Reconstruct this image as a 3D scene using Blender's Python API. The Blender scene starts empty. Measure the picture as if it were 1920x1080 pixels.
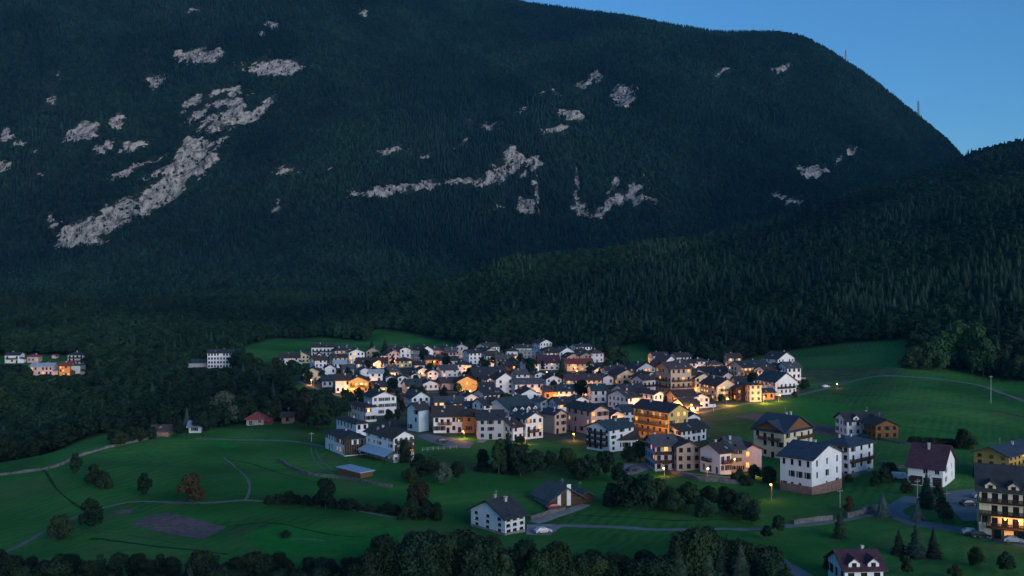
import bpy, bmesh, math, random
import numpy as np
from mathutils import Vector, Matrix

# ------------------------------------------------------------------ camera, sky, light, exposure
F, CX, YH, CAMZ = 1800.0, 960.0, 526.0, 60.0      # focal length and horizon in photo pixels, eye height in metres
scn = bpy.context.scene
col = scn.collection
cam_d = bpy.data.cameras.new('camera')
cam = bpy.data.objects.new('camera', cam_d); col.objects.link(cam)
cam.location = (0, 0, CAMZ); cam.rotation_euler = (math.radians(90), 0, 0)
cam_d.sensor_width = 36; cam_d.lens = F/1920*36; cam_d.shift_y = (YH-540)/1920
cam_d.clip_start = 1; cam_d.clip_end = 20000
scn.camera = cam
scn.render.engine = 'CYCLES'
scn.cycles.use_denoising = True
scn.cycles.max_bounces = 5; scn.cycles.diffuse_bounces = 3; scn.cycles.glossy_bounces = 2
scn.cycles.transmission_bounces = 2; scn.cycles.volume_bounces = 1; scn.cycles.transparent_max_bounces = 4
scn.cycles.sample_clamp_indirect = 4
SUN_ELEV, SUN_AZ = 5.0, 144.0       # azimuth clockwise from +Y: low behind the viewer's right shoulder
world = bpy.data.worlds.new('World'); scn.world = world; world.use_nodes = True
nt = world.node_tree; bg = nt.nodes['Background']
sky = nt.nodes.new('ShaderNodeTexSky'); sky.sky_type = 'NISHITA'; sky.sun_disc = False
sky.sun_elevation = math.radians(SUN_ELEV); sky.sun_rotation = math.radians(SUN_AZ)
sky.altitude = 900; sky.air_density = 1.0; sky.dust_density = 0.8; sky.ozone_density = 4.2
nt.links.new(sky.outputs[0], bg.inputs[0]); bg.inputs[1].default_value = 0.135
sun_d = bpy.data.lights.new('sun', 'SUN'); sun_d.energy = 1.5; sun_d.angle = math.radians(50); sun_d.color = (1.0, 0.97, 0.95)
sun = bpy.data.objects.new('sun', sun_d); col.objects.link(sun)
_se = math.radians(SUN_ELEV)
_sv = Vector((math.sin(math.radians(SUN_AZ))*math.cos(_se), math.cos(math.radians(SUN_AZ))*math.cos(_se), math.sin(_se)))
sun.rotation_euler = _sv.to_track_quat('Z', 'Y').to_euler(); sun.location = (200, -200, 300)
vs = scn.view_settings
vs.view_transform = 'Standard'; vs.look = 'None'; vs.exposure = 1.0; vs.gamma = 1.0; vs.use_curve_mapping = False

# ------------------------------------------------------------------ numeric noise
def _hash(ix, iy, seed):
    h = (ix.astype(np.int64)*374761393 + iy.astype(np.int64)*668265263 + seed*974711) & 0x7fffffff
    h = ((h ^ (h >> 13))*1274126177) & 0x7fffffff
    return ((h ^ (h >> 16)) & 0xffff)/65535.0
def vnoise(x, y, seed=0):
    x = np.asarray(x, float); y = np.asarray(y, float)
    ix = np.floor(x); iy = np.floor(y); fx = x-ix; fy = y-iy
    fx = fx*fx*(3-2*fx); fy = fy*fy*(3-2*fy)
    a = _hash(ix, iy, seed); b = _hash(ix+1, iy, seed); c = _hash(ix, iy+1, seed); d = _hash(ix+1, iy+1, seed)
    return (a*(1-fx)+b*fx)*(1-fy)+(c*(1-fx)+d*fx)*fy
def fbm(x, y, seed=0, octv=4):
    s = 0; a = 0.5; n = 0
    for o in range(octv):
        s = s+a*vnoise(x*2**o, y*2**o, seed+o*17); n += a; a *= 0.5
    return s/n
def sstep(a, b, x):
    t = np.clip((x-a)/(b-a), 0, 1); return t*t*(3-2*t)

# ------------------------------------------------------------------ terrain heights
def zp(Y, py): return CAMZ+(YH-py)/F*Y
NEAR = {   # photo column : (distance, photo row of the ground) or (distance, None, height)
 -900: [(60,None,8),(150,None,2),(340,None,-4),(420,None,-20),(640,None,-10),(1000,None,15),(1350,None,35)],
 -250: [(60,None,8),(150,None,2),(215,1045),(335,890),(400,None,-20),(500,None,-28),(640,None,-8),(1000,None,18),(1350,None,32)],
 0:   [(60,None,8),(150,None,2),(192,1085),(222,1035),(270,950),(330,873),(385,None,-18),(500,None,-27),(590,None,-15),(640,707),(700,None,1),(1000,None,19),(1350,567)],
 200: [(60,None,8),(150,None,2),(192,1085),(230,1000),(283,907),(335,838),(358,812),(420,None,-13),(520,None,-20),(600,None,-10),(650,702),(1000,None,16),(1350,565)],
 400: [(60,None,7),(150,None,2),(192,1085),(236,985),(284,905),(342,838),(375,808),(420,None,-3),(500,None,-8),(600,None,-5),(650,693),(720,None,2),(1000,None,17),(1350,561)],
 600: [(60,None,7),(150,None,2),(192,1085),(245,965),(296,890),(332,851),(400,797),(475,755),(620,700),(745,668),(850,643),(930,634),(1350,560)],
 800: [(60,None,7),(150,None,2),(190,1085),(235,985),(283,905),(318,865),(376,812),(497,744),(640,694),(760,662),(850,647),(930,634),(1350,565)],
 1000: [(60,None,7),(150,None,2),(188,1090),(230,1000),(252,955),(298,890),(360,828),(436,775),(525,732),(635,696),(740,670),(850,650),(1000,None,12),(1350,None,15)],
 1200: [(60,None,7),(150,None,1),(185,1095),(222,1012),(248,960),(296,890),(343,842),(404,793),(476,752),(570,714),(660,686),(760,660),(900,None,12),(1350,None,12)],
 1400: [(60,None,7),(150,None,1),(185,1095),(220,1012),(246,963),(293,894),(346,838),(402,792),(470,748),(550,712),(610,691),(690,664),(800,None,18),(1350,None,10)],
 1550: [(60,None,7),(150,None,1),(185,1095),(225,1003),(258,945),(284,915),(340,848),(402,792),(465,748),(545,705),(630,666),(690,645),(800,None,28),(1350,None,10)],
 1700: [(60,None,6),(150,None,0),(182,1095),(230,985),(262,930),(312,867),(360,820),(435,757),(500,711),(575,668),(640,640),(760,None,40),(1350,None,10)],
 1920: [(60,None,6),(150,None,0),(180,1097),(198,1050),(228,985),(272,920),(335,850),(408,788),(455,750),(520,712),(600,None,16),(760,None,55),(1350,None,10)],
 2300: [(60,None,6),(150,None,0),(180,None,-1),(228,None,0),(335,None,0),(455,None,6),(600,None,25),(760,None,65),(1350,None,10)],
 3000: [(60,None,6),(150,None,0),(335,None,0),(455,None,8),(600,None,30),(760,None,75),(1350,None,20)],
}
MTN = {-1200:(-150,3100),-500:(-230,3050),0:(-240,3000),300:(-190,2950),500:(-130,2900),700:(-68,2870),800:(-36,2850),900:(-12,2830),1000:(9,2800),1080:(20,2790),1180:(34,2760),
       1290:(54,2730),1360:(63,2700),1440:(62,2680),1490:(68,2670),1530:(84,2650),1590:(122,2630),1650:(168,2610),1700:(213,2590),1750:(258,2570),1785:(292,2550),
       1850:(360,2520),1920:(420,2500),2100:(500,2450),3000:(520,2400)}
HILL = {-600:(640,1000),500:(600,1050),600:(585,1060),700:(566,1080),780:(552,1090),860:(538,1100),950:(500,1120),1060:(487,1150),1200:(470,1190),1300:(460,1230),1400:(436,1270),1500:(405,1310),
        1600:(370,1350),1700:(337,1390),1785:(309,1420),1850:(284,1440),1920:(268,1460),2100:(215,1500),2600:(150,1560),3400:(100,1600)}
def ucol(px): return (px-CX)/F
def pchip_like(xq, xs, ys):
    """smooth monotone-ish cubic through columns; ys shape (len(xs), n), xq shape (n,)"""
    xs = np.asarray(xs, float); ys = np.asarray(ys, float)
    d = np.diff(ys, axis=0)/np.diff(xs)[:, None]
    m = np.zeros_like(ys); m[0] = d[0]; m[-1] = d[-1]
    a, b = d[:-1], d[1:]
    with np.errstate(divide='ignore', invalid='ignore'):
        hm = np.where(a*b > 0, 2*a*b/(a+b), 0)
    m[1:-1] = np.nan_to_num(hm)
    i = np.clip(np.searchsorted(xs, xq)-1, 0, len(xs)-2)
    h = xs[i+1]-xs[i]; t = np.clip((xq-xs[i])/h, 0, 1); c = np.arange(ys.shape[1])
    y0, y1, m0, m1 = ys[i, c], ys[i+1, c], m[i, c], m[i+1, c]
    t2, t3 = t*t, t*t*t
    return y0*(2*t3-3*t2+1)+m0*h*(t3-2*t2+t)+y1*(-2*t3+3*t2)+m1*h*(t3-t2)
def near_row(Y, u):
    zs = []
    for px, prof in sorted(NEAR.items()):
        ys = [p[0] for p in prof]; z = [p[2] if len(p) == 3 else zp(p[0], p[1]) for p in prof]
        zs.append(np.interp(Y, ys, z))
    z = np.array(zs)[:, None].repeat(len(u), 1)
    return pchip_like(u, [ucol(p) for p in sorted(NEAR)], z)
def ridge_cols(tab, u):
    k = sorted(tab); us = [ucol(p) for p in k]
    pr = pchip_like(u, us, np.array([tab[p][0] for p in k])[:, None].repeat(len(u), 1))
    yr = np.interp(u, us, [tab[p][1] for p in k])
    return pr, yr
def mtn_row(Y, u):
    pr, yr = ridge_cols(MTN, u); zr = zp(yr, pr)
    y0, z0 = 1330.0, zp(1330.0, 566)-4
    y1 = 1700.0; z1 = zp(y1, 458)
    z1 = np.minimum(z1, z0+(zr-z0)*0.35)
    t = np.clip((Y-y1)/(yr-y1), 0, 1.0)
    s = 1.06*t**0.93-0.06*t**6
    up = z1+(zr-z1)*np.clip(s, 0, 1.2)
    lo = z0+(z1-z0)*np.clip((Y-y0)/(y1-y0), -1, 1)**1.0
    z = np.where(Y < y1, lo, up)
    over = np.maximum(Y-yr, 0)
    return np.where(over > 0, zr-over*0.5-over*over*0.0008, z), t
def hill_row(Y, u):
    pr, yr = ridge_cols(HILL, u); zr = zp(yr, pr)
    yf = np.interp(u, [ucol(p) for p in (500, 800, 1200, 1500, 1700, 1920, 2400)], [900, 860, 740, 660, 620, 500, 450])
    zf = np.interp(u, [ucol(p) for p in (500, 800, 1200, 1500, 1700, 1920, 2400)], [4, 3, 5, 12, 18, 6, 10])
    t = np.clip((Y-yf)/(yr-yf), -0.5, 1.0)
    s = np.where(t > 0, t**1.1*(1+0.10*(1-t)), t*1.5)
    z = np.where(Y < yf, zf-(yf-Y)*.3, zf+(zr-zf)*s)
    over = np.maximum(Y-yr, 0)
    return np.where(over > 0, zr-over*0.42, z)
def smax(a, b, k):
    h = np.clip(0.5+0.5*(a-b)/k, 0, 1); return b*(1-h)+a*h+k*h*(1-h)
def _axis(knots):
    out = [knots[0][0]]
    for (a, st), (b, _) in zip(knots[:-1], knots[1:]):
        n = max(1, int(round((b-a)/st))); out += list(a+(b-a)*(np.arange(n)+1)/n)
    return np.array(out)
GX = _axis([(-4200, 150), (-2100, 40), (-1700, 9), (-420, 5), (420, 9), (1700, 40), (2200, 150), (4200, 0)])
GY = _axis([(40, 12), (140, 4.5), (700, 7), (1300, 8.5), (2950, 20), (3400, 100), (5200, 0)])
ROCK = [  # photo outline of bare rock: cx, cy, half length, half height, tilt (deg up to the right), strength
 (300,362,70,22,32,1.25),(225,398,64,20,28,1.1),(160,432,62,21,22,1.05),(185,448,30,10,20,.8),(105,425,40,9,-40,.85),(362,300,46,28,35,1.05),(335,315,40,12,30,.9),(255,372,70,8,27,.9),(200,405,70,7,24,.9),(385,315,30,12,45,.9),(360,268,24,14,20,.8),(245,318,66,6,20,.85),(275,308,52,5,22,.85),(290,328,50,4,20,.6),(415,270,26,8,40,.7),(255,315,60,7,20,.42),
 (480,210,50,8,36,1.1),(505,192,22,7,30,1.0),(375,190,50,6,28,.95),(390,206,56,6,30,.95),(405,221,50,7,28,.95),(425,230,44,8,25,.9),(445,195,28,20,30,.85),(350,200,22,6,40,.7),(440,170,24,10,10,.6),(300,150,26,11,25,.95),(380,105,42,12,8,.95),(335,103,20,5,0,.6),(515,125,52,14,4,1.0),(445,118,14,5,0,.6),
 (150,248,36,18,10,.95),(195,275,30,10,15,.75),(248,275,26,8,20,.7),(213,232,16,16,40,.6),(25,262,26,6,-25,.75),(8,312,16,12,10,.95),(8,250,10,20,0,.5),
 (100,190,12,18,-40,.55),(110,150,8,20,0,.35),(60,285,18,6,20,.4),(75,330,20,6,10,.4),(370,18,20,6,0,.6),(503,46,14,7,-20,.8),(485,64,12,6,0,.6),(685,22,14,5,0,.6),
 (700,360,62,7,2,.8),(800,347,28,10,8,.7),(880,340,80,6,3,.95),(750,352,60,5,3,.8),(935,325,30,18,10,.85),(965,300,20,30,35,.6),(640,368,12,8,0,.5),
 (735,283,36,6,4,.65),(860,270,20,5,30,.5),(800,290,22,6,20,.38),(545,318,40,9,12,.6),(610,322,16,6,10,.5),(515,382,18,5,60,.6),(530,385,12,4,70,.5),
 (1170,180,28,20,12,1.0),(1165,195,10,18,80,.8),(1115,145,9,12,80,.85),(1095,160,20,9,20,.6),(1070,217,28,8,-5,.9),(1030,175,22,8,10,.5),(975,205,22,6,5,.6),(1040,245,40,8,0,.5),(1150,225,14,5,0,.5),
 (1000,300,12,22,80,.6),(1003,340,40,5,-82,.8),(1015,385,26,4,-60,.8),(985,320,26,4,60,.6),(990,385,20,14,0,.75),(920,235,30,6,10,.4),
 (1085,350,44,5,-86,.8),(1090,392,18,18,0,.95),(1130,395,26,9,25,.85),(1170,370,46,11,25,.95),(1205,375,26,8,5,.8),(1150,350,24,4,50,.7),(1185,352,20,4,60,.7),(1232,385,18,4,-50,.7),(1215,345,26,4,-75,.6),
 (1080,300,6,20,90,.3),(935,385,20,8,0,.4),(1350,137,32,5,20,.62),(1460,129,42,5,12,.72),(1595,286,12,9,30,1.0),(1528,320,30,9,-8,.9),(1568,303,10,9,40,.8),(1480,375,36,9,-5,.6),
 (1258,330,10,4,0,.4),(1000,75,9,3,0,.3),(900,225,25,5,0,.35),(555,240,8,5,0,.3),
]
def rock_mask(px, py):
    m = np.zeros_like(px)
    wx = (fbm(px/46, py/34, 71, 3)-.5)*22+(fbm(px/13, py/11, 72, 2)-.5)*18; wy = (fbm(px/40+7, py/30, 73, 3)-.5)*12+(fbm(px/12, py/9, 74, 2)-.5)*12
    st = (fbm((px+1.5*py)/9, (py-.6*px)/44, 75, 3)-.5)*.9      # ledges and gullies running with the strata
    px, py = px+wx, py+wy
    for cx, cy, a, b, tilt, s in ROCK:
        t = math.radians(tilt); dx = px-cx; dy = -(py-cy)
        x = dx*math.cos(t)+dy*math.sin(t); y = -dx*math.sin(t)+dy*math.cos(t)
        m = np.maximum(m, 1.18*s*np.clip(1.28-np.sqrt((x/a)**2+(y/b)**2), 0, 0.72)/0.72)
    return np.where(m > .02, np.clip(np.minimum(m, .86)+st*1.1*np.minimum(1, m*2), 0, 1.0), 0)
HX, HY = np.meshgrid(GX, GY)          # rows over Y
HZ = np.zeros_like(HX); HROCK = np.zeros_like(HX); HMT = np.zeros_like(HX)
for j, Y in enumerate(GY):
    u = GX/Y
    zn = near_row(Y, u); zh = hill_row(Y, u); zm, t = mtn_row(Y, u)
    lump = (fbm(GX/38, np.full_like(GX, Y/38), 3, 3)-0.5)*3.2+np.abs(fbm((GX+.3*Y)/70, np.full_like(GX, Y/26), 13, 2)-.5)*3.0
    zn = zn+lump*np.maximum(sstep(345, 300, Y), np.maximum(sstep(150, 190, GX), sstep(-95, -125, GX)))*sstep(520, 430, Y)
    wob = sstep(700, 1000, Y)
    zh = zh+(fbm(GX/170, np.full_like(GX, Y/170), 5, 4)-0.5)*26*wob*sstep(0, 250, np.abs(Y-np.interp(u, [ucol(p) for p in sorted(HILL)], [HILL[p][1] for p in sorted(HILL)])))
    g = fbm((GX+0.35*Y)/330, np.full_like(GX, Y/520), 9, 5)
    g2 = fbm((GX-0.6*Y)/120, np.full_like(GX, Y/300), 21, 4)
    zm = zm+((g-0.5)*150+(g2-0.5)*50)*sstep(1380, 1750, Y)*(1-0.93*sstep(0.82, 1.0, t))*sstep(1.0, 0.985, t)
    z = smax(zn, zh, 5.0) if Y > 420 else zn
    z = np.where(Y > 900, smax(z, zm, 14.0), z)
    HZ[j] = z
    HMT[j] = sstep(1250, 1450, Y)*(zm > zh-3)
# bare cliffs stand out of the slope: crags and ledges
_px = CX+F*HX/HY; _py = YH-F*(HZ-CAMZ)/HY
HROCK = rock_mask(_px, _py)*(HMT > 0.5)
_cr = (fbm(HX/28, HY/28, 41, 4)-0.5)*2
HZ = HZ+HROCK*(_cr*26)
def gz(x, y):
    x = np.clip(np.asarray(x, float), GX[0], GX[-1]-1e-6); y = np.clip(np.asarray(y, float), GY[0], GY[-1]-1e-6)
    i = np.clip(np.searchsorted(GX, x, 'right')-1, 0, len(GX)-2); j = np.clip(np.searchsorted(GY, y, 'right')-1, 0, len(GY)-2)
    fx = (x-GX[i])/(GX[i+1]-GX[i]); fy = (y-GY[j])/(GY[j+1]-GY[j])
    return (HZ[j, i]*(1-fx)+HZ[j, i+1]*fx)*(1-fy)+(HZ[j+1, i]*(1-fx)+HZ[j+1, i+1]*fx)*fy
_RY = np.concatenate([np.arange(120, 1000, 0.8), np.arange(1000, 4000, 4.0)])
def hit(px, py, ymin=120, ymax=4000):
    """ground point seen at a photo pixel"""
    ys = _RY[(_RY >= ymin) & (_RY <= ymax)]
    xs = (px-CX)/F*ys; zr = CAMZ+(YH-py)/F*ys
    d = zr-gz(xs, ys)
    k = np.argmax(d <= 0)
    if d[k] > 0: k = len(ys)-1
    if k > 0:
        t = d[k-1]/(d[k-1]-d[k]+1e-9); Y = ys[k-1]+(ys[k]-ys[k-1])*t
    else: Y = ys[0]
    X = (px-CX)/F*Y
    return float(X), float(Y), float(gz(X, Y))
def proj(x, y, z): return CX+F*x/y, YH-F*(z-CAMZ)/y

# ------------------------------------------------------------------ materials
MATS = {}
def _new(name):
    m = bpy.data.materials.new(name); m.use_nodes = True
    n = m.node_tree; b = n.nodes['Principled BSDF']
    MATS[name] = m
    return m, n, b
def _obj_coords(n):
    return n.nodes.new('ShaderNodeTexCoord').outputs['Object']
def _geo_pos(n):
    return n.nodes.new('ShaderNodeNewGeometry').outputs['Position']
def _noise(n, vec, scale, detail=4, rough=0.55):
    t = n.nodes.new('ShaderNodeTexNoise'); t.inputs['Scale'].default_value = scale
    t.inputs['Detail'].default_value = detail; t.inputs['Roughness'].default_value = rough
    n.links.new(vec, t.inputs['Vector']); return t.outputs['Fac']
def _ramp(n, fac, stops):
    r = n.nodes.new('ShaderNodeValToRGB')
    while len(r.color_ramp.elements) < len(stops): r.color_ramp.elements.new(0.5)
    for e, (p, c) in zip(r.color_ramp.elements, stops): e.position = p; e.color = (*c, 1)
    n.links.new(fac, r.inputs[0]); return r.outputs[0]
def _mix(n, fac, a, b, mode='MIX'):
    m = n.nodes.new('ShaderNodeMix'); m.data_type = 'RGBA'; m.blend_type = mode
    if isinstance(fac, (int, float)): m.inputs[0].default_value = fac
    else: n.links.new(fac, m.inputs[0])
    for s, v in ((6, a), (7, b)):
        if isinstance(v, tuple): m.inputs[s].default_value = (*v, 1)
        else: n.links.new(v, m.inputs[s])
    return m.outputs[2]
def _math(n, op, a, b=0.0):
    m = n.nodes.new('ShaderNodeMath'); m.operation = op
    for s, v in ((0, a), (1, b)):
        if isinstance(v, (int, float)): m.inputs[s].default_value = v
        else: n.links.new(v, m.inputs[s])
    return m.outputs[0]
def _bump(n, b, h, dist, strength=0.6):
    k = n.nodes.new('ShaderNodeBump'); k.inputs['Strength'].default_value = strength; k.inputs['Distance'].default_value = dist
    n.links.new(h, k.inputs['Height']); n.links.new(k.outputs[0], b.inputs['Normal'])
def _attr(n, name):
    a = n.nodes.new('ShaderNodeAttribute'); a.attribute_name = name; return a.outputs['Fac']
def plain(name, c, rough=0.8, noise=0.18, scale=0.8, spec=0.3, bump=0.0):
    m, n, b = _new(name)
    f = _noise(n, _geo_pos(n), scale, 5, 0.65)
    d = tuple(x*(1-noise) for x in c); e = tuple(min(1, x*(1+noise)) for x in c)
    n.links.new(_ramp(n, f, [(0.3, d), (0.7, e)]), b.inputs['Base Color'])
    b.inputs['Roughness'].default_value = rough; b.inputs['Specular IOR Level'].default_value = spec
    if bump: _bump(n, b, _noise(n, _geo_pos(n), scale*6, 3), bump)
    return m
def plaster(name, c):
    m, n, b = _new(name)
    p = _geo_pos(n)
    f = _noise(n, p, 0.35, 5, 0.6)
    mp = n.nodes.new('ShaderNodeMapping'); mp.inputs['Scale'].default_value = (1.2, 1.2, 0.12); n.links.new(p, mp.inputs[0])
    st = _noise(n, mp.outputs[0], 1.0, 4, 0.7)                      # rain streaks
    base = _ramp(n, f, [(0.3, tuple(x*0.88 for x in c)), (0.7, c)])
    base = _mix(n, _ramp(n, st, [(0.45, (0, 0, 0)), (0.8, (.45, .45, .45))]), base, tuple(x*0.62 for x in c))
    n.links.new(base, b.inputs['Base Color']); b.inputs['Roughness'].default_value = 0.9; b.inputs['Specular IOR Level'].default_value = 0.15
    _bump(n, b, _noise(n, p, 9, 3), 0.02, 0.5)
    return m
def roofing(name, c, gloss=0.75):
    m, n, b = _new(name)
    o = n.nodes.new('ShaderNodeTexCoord').outputs['UV']
    br = n.nodes.new('ShaderNodeTexBrick'); n.links.new(o, br.inputs['Vector'])
    br.inputs['Scale'].default_value = 1.0; br.inputs['Brick Width'].default_value = 0.55; br.inputs['Row Height'].default_value = 0.34
    br.inputs['Mortar Size'].default_value = 0.03; br.inputs['Mortar Smooth'].default_value = 0.4
    br.inputs['Color1'].default_value = (*[x*0.75 for x in c], 1); br.inputs['Color2'].default_value = (*[min(1, x*1.25) for x in c], 1)
    br.inputs['Mortar'].default_value = (*[x*0.55 for x in c], 1)
    f = _noise(n, _geo_pos(n), 0.5, 5, 0.7)
    n.links.new(_mix(n, _ramp(n, f, [(0.35, (0, 0, 0)), (0.75, (0.75, .75, .75))]), br.outputs[0], tuple(x*1.5+0.008 for x in c)), b.inputs['Base Color'])
    b.inputs['Roughness'].default_value = gloss; b.inputs['Specular IOR Level'].default_value = 0.25
    _bump(n, b, br.outputs['Fac'], -0.04, 0.7)
    return m
def emit(name, c, s):
    m, n, b = _new(name)
    b.inputs['Base Color'].default_value = (*c, 1); b.inputs['Emission Color'].default_value = (*c, 1); b.inputs['Emission Strength'].default_value = s
    return m
def lit_window(name, c, s):
    """a lamp-lit room behind the pane: curtain folds and darker furniture break the glow"""
    m, n, b = _new(name)
    f = _noise(n, _geo_pos(n), 1.6, 3, 0.6)
    r = _ramp(n, f, [(0.3, tuple(x*0.35 for x in c)), (0.6, c)])
    n.links.new(r, b.inputs['Emission Color']); b.inputs['Emission Strength'].default_value = s
    b.inputs['Base Color'].default_value = (0.2, 0.12, 0.05, 1); b.inputs['Roughness'].default_value = 0.2
    return m
plaster('white', (0.80, 0.81, 0.84)); plaster('cream', (0.66, 0.58, 0.42)); plaster('pink', (0.62, 0.50, 0.50)); plaster('ochre', (0.42, 0.29, 0.09))
plaster('beige', (0.44, 0.36, 0.30)); plaster('greywall', (0.42, 0.43, 0.47)); plaster('yellow', (0.62, 0.44, 0.17)); plaster('paleblue', (0.42, 0.56, 0.64))
plaster('orange', (0.55, 0.30, 0.12)); plaster('rose', (0.55, 0.42, 0.40))  # orange: cream plaster with the lamp glow put into its colour
roofing('slate', (0.032, 0.036, 0.042)); roofing('brownroof', (0.048, 0.036, 0.034)); roofing('blueslate', (0.03, 0.045, 0.07), 0.6); roofing('maroon', (0.06, 0.027, 0.04))
roofing('tealroof', (0.03, 0.05, 0.058), 0.65); roofing('greyroof', (0.075, 0.078, 0.085)); roofing('mauve', (0.07, 0.047, 0.052)); roofing('redroof', (0.19, 0.05, 0.045))
roofing('paleroof', (0.36, 0.40, 0.46), 0.5)
plain('bluemetal', (0.30, 0.44, 0.58), 0.35, 0.1, 0.4, 0.5)
plain('wood', (0.075, 0.038, 0.02), 0.8, 0.35, 1.5); plain('darkwood', (0.03, 0.018, 0.013), 0.8, 0.3, 1.5); plain('warmwood', (0.16, 0.075, 0.03), 0.75, 0.3, 1.5)
plain('stone', (0.26, 0.24, 0.23), 0.95, 0.45, 1.2, 0.2, 0.06); plain('pinkstone', (0.24, 0.15, 0.13), 0.95, 0.35, 1.2, 0.2, 0.05)
plain('frame', (0.035, 0.025, 0.02), 0.6, 0.1); plain('whiteframe', (0.5, 0.5, 0.5), 0.6, 0.1)
plain('chimney', (0.45, 0.45, 0.46), 0.9, 0.3); plain('metal', (0.22, 0.23, 0.25), 0.5, 0.1, 1, 0.5); plain('palewood', (0.40, 0.38, 0.36), 0.9, 0.2)
plain('asphalt', (0.14, 0.16, 0.175), 0.85, 0.25, 0.15, 0.3); plain('gravel', (0.125, 0.13, 0.135), 0.95, 0.3, 0.5); plain('paving', (0.22, 0.22, 0.235), 0.9, 0.25, 0.4)
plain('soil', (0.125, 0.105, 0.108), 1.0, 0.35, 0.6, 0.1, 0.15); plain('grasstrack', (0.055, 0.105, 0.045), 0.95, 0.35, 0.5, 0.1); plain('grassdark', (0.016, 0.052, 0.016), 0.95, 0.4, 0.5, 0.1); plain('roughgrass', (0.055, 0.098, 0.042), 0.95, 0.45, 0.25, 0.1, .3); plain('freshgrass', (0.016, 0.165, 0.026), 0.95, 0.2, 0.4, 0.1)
plain('drystone', (0.13, 0.13, 0.13), 0.95, 0.45, 1.0, 0.2, 0.1)
plain('bark', (0.05, 0.04, 0.032), 0.95, 0.3, 2)
plain('rubber', (0.012, 0.012, 0.012), 0.9, 0.1); plain('shutter', (0.05, 0.055, 0.045), 0.8, 0.2)
plain('carred', (0.22, 0.02, 0.02), 0.3, 0.05, 1, 0.6); plain('carwhite', (0.7, 0.7, 0.7), 0.3, 0.05, 1, 0.6); plain('cardark', (0.02, 0.025, 0.03), 0.3, 0.05, 1, 0.6); plain('carsilver', (0.3, 0.32, 0.34), 0.3, 0.05, 1, 0.6)
m, n, b = _new('glass'); b.inputs['Base Color'].default_value = (0.012, 0.015, 0.02, 1); b.inputs['Roughness'].default_value = 0.12; b.inputs['Specular IOR Level'].default_value = 0.5
lit_window('litwarm', (1.0, 0.34, 0.06), 1.5); lit_window('litpale', (1.0, 0.56, 0.24), 1.1); lit_window('litdim', (1.0, 0.42, 0.14), 0.5)
emit('bulb', (1.0, 0.40, 0.08), 8.0); emit('bulbred', (1.0, 0.2, 0.06), 20.0)
def foliage(name, c, vary=0.35, hue=None, scale=0.9):
    m, n, b = _new(name)
    oi = n.nodes.new('ShaderNodeObjectInfo').outputs['Random']
    f = _noise(n, _geo_pos(n), scale, 3, 0.6)
    a = _ramp(n, f, [(0.25, tuple(x*0.55 for x in c)), (0.75, tuple(x*1.45 for x in c))])
    hue = hue or (c[0]*1.9, c[1]*1.25, c[2]*0.8)
    tint = _ramp(n, oi, [(0.0, (1-vary, 1-vary, 1-vary)), (0.5, (1, 1, 1)), (1.0, (1+vary, 1+vary, 1+vary))])
    a = _mix(n, 1.0, a, tint, 'MULTIPLY')
    fr = _math(n, 'FRACT', _math(n, 'MULTIPLY', oi, 7.31))
    a = _mix(n, _math(n, 'MULTIPLY', _math(n, 'POWER', fr, 3.0), 0.6), a, hue)
    patch_ = _ramp(n, _noise(n, _geo_pos(n), 0.0045, 4, 0.6), [(0.36, (.42, .48, .60)), (0.5, (1, 1, 1)), (0.62, (1.7, 1.55, 1.25))])     # stands of different species; gully shading is also put into this tone
    a = _mix(n, 1.0, a, patch_, 'MULTIPLY')
    n.links.new(a, b.inputs['Base Color']); b.inputs['Roughness'].default_value = 0.85; b.inputs['Specular IOR Level'].default_value = 0.12
    return m
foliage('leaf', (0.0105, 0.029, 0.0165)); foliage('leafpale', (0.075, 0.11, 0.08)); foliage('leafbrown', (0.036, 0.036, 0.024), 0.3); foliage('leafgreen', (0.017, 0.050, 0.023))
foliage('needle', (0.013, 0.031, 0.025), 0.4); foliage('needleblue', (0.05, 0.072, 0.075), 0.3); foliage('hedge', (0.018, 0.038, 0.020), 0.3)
foliage('farleaf', (0.0055, 0.022, 0.018), 0.5, None, 0.06); foliage('farneedle', (0.0045, 0.017, 0.017), 0.5, None, 0.06)

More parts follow.
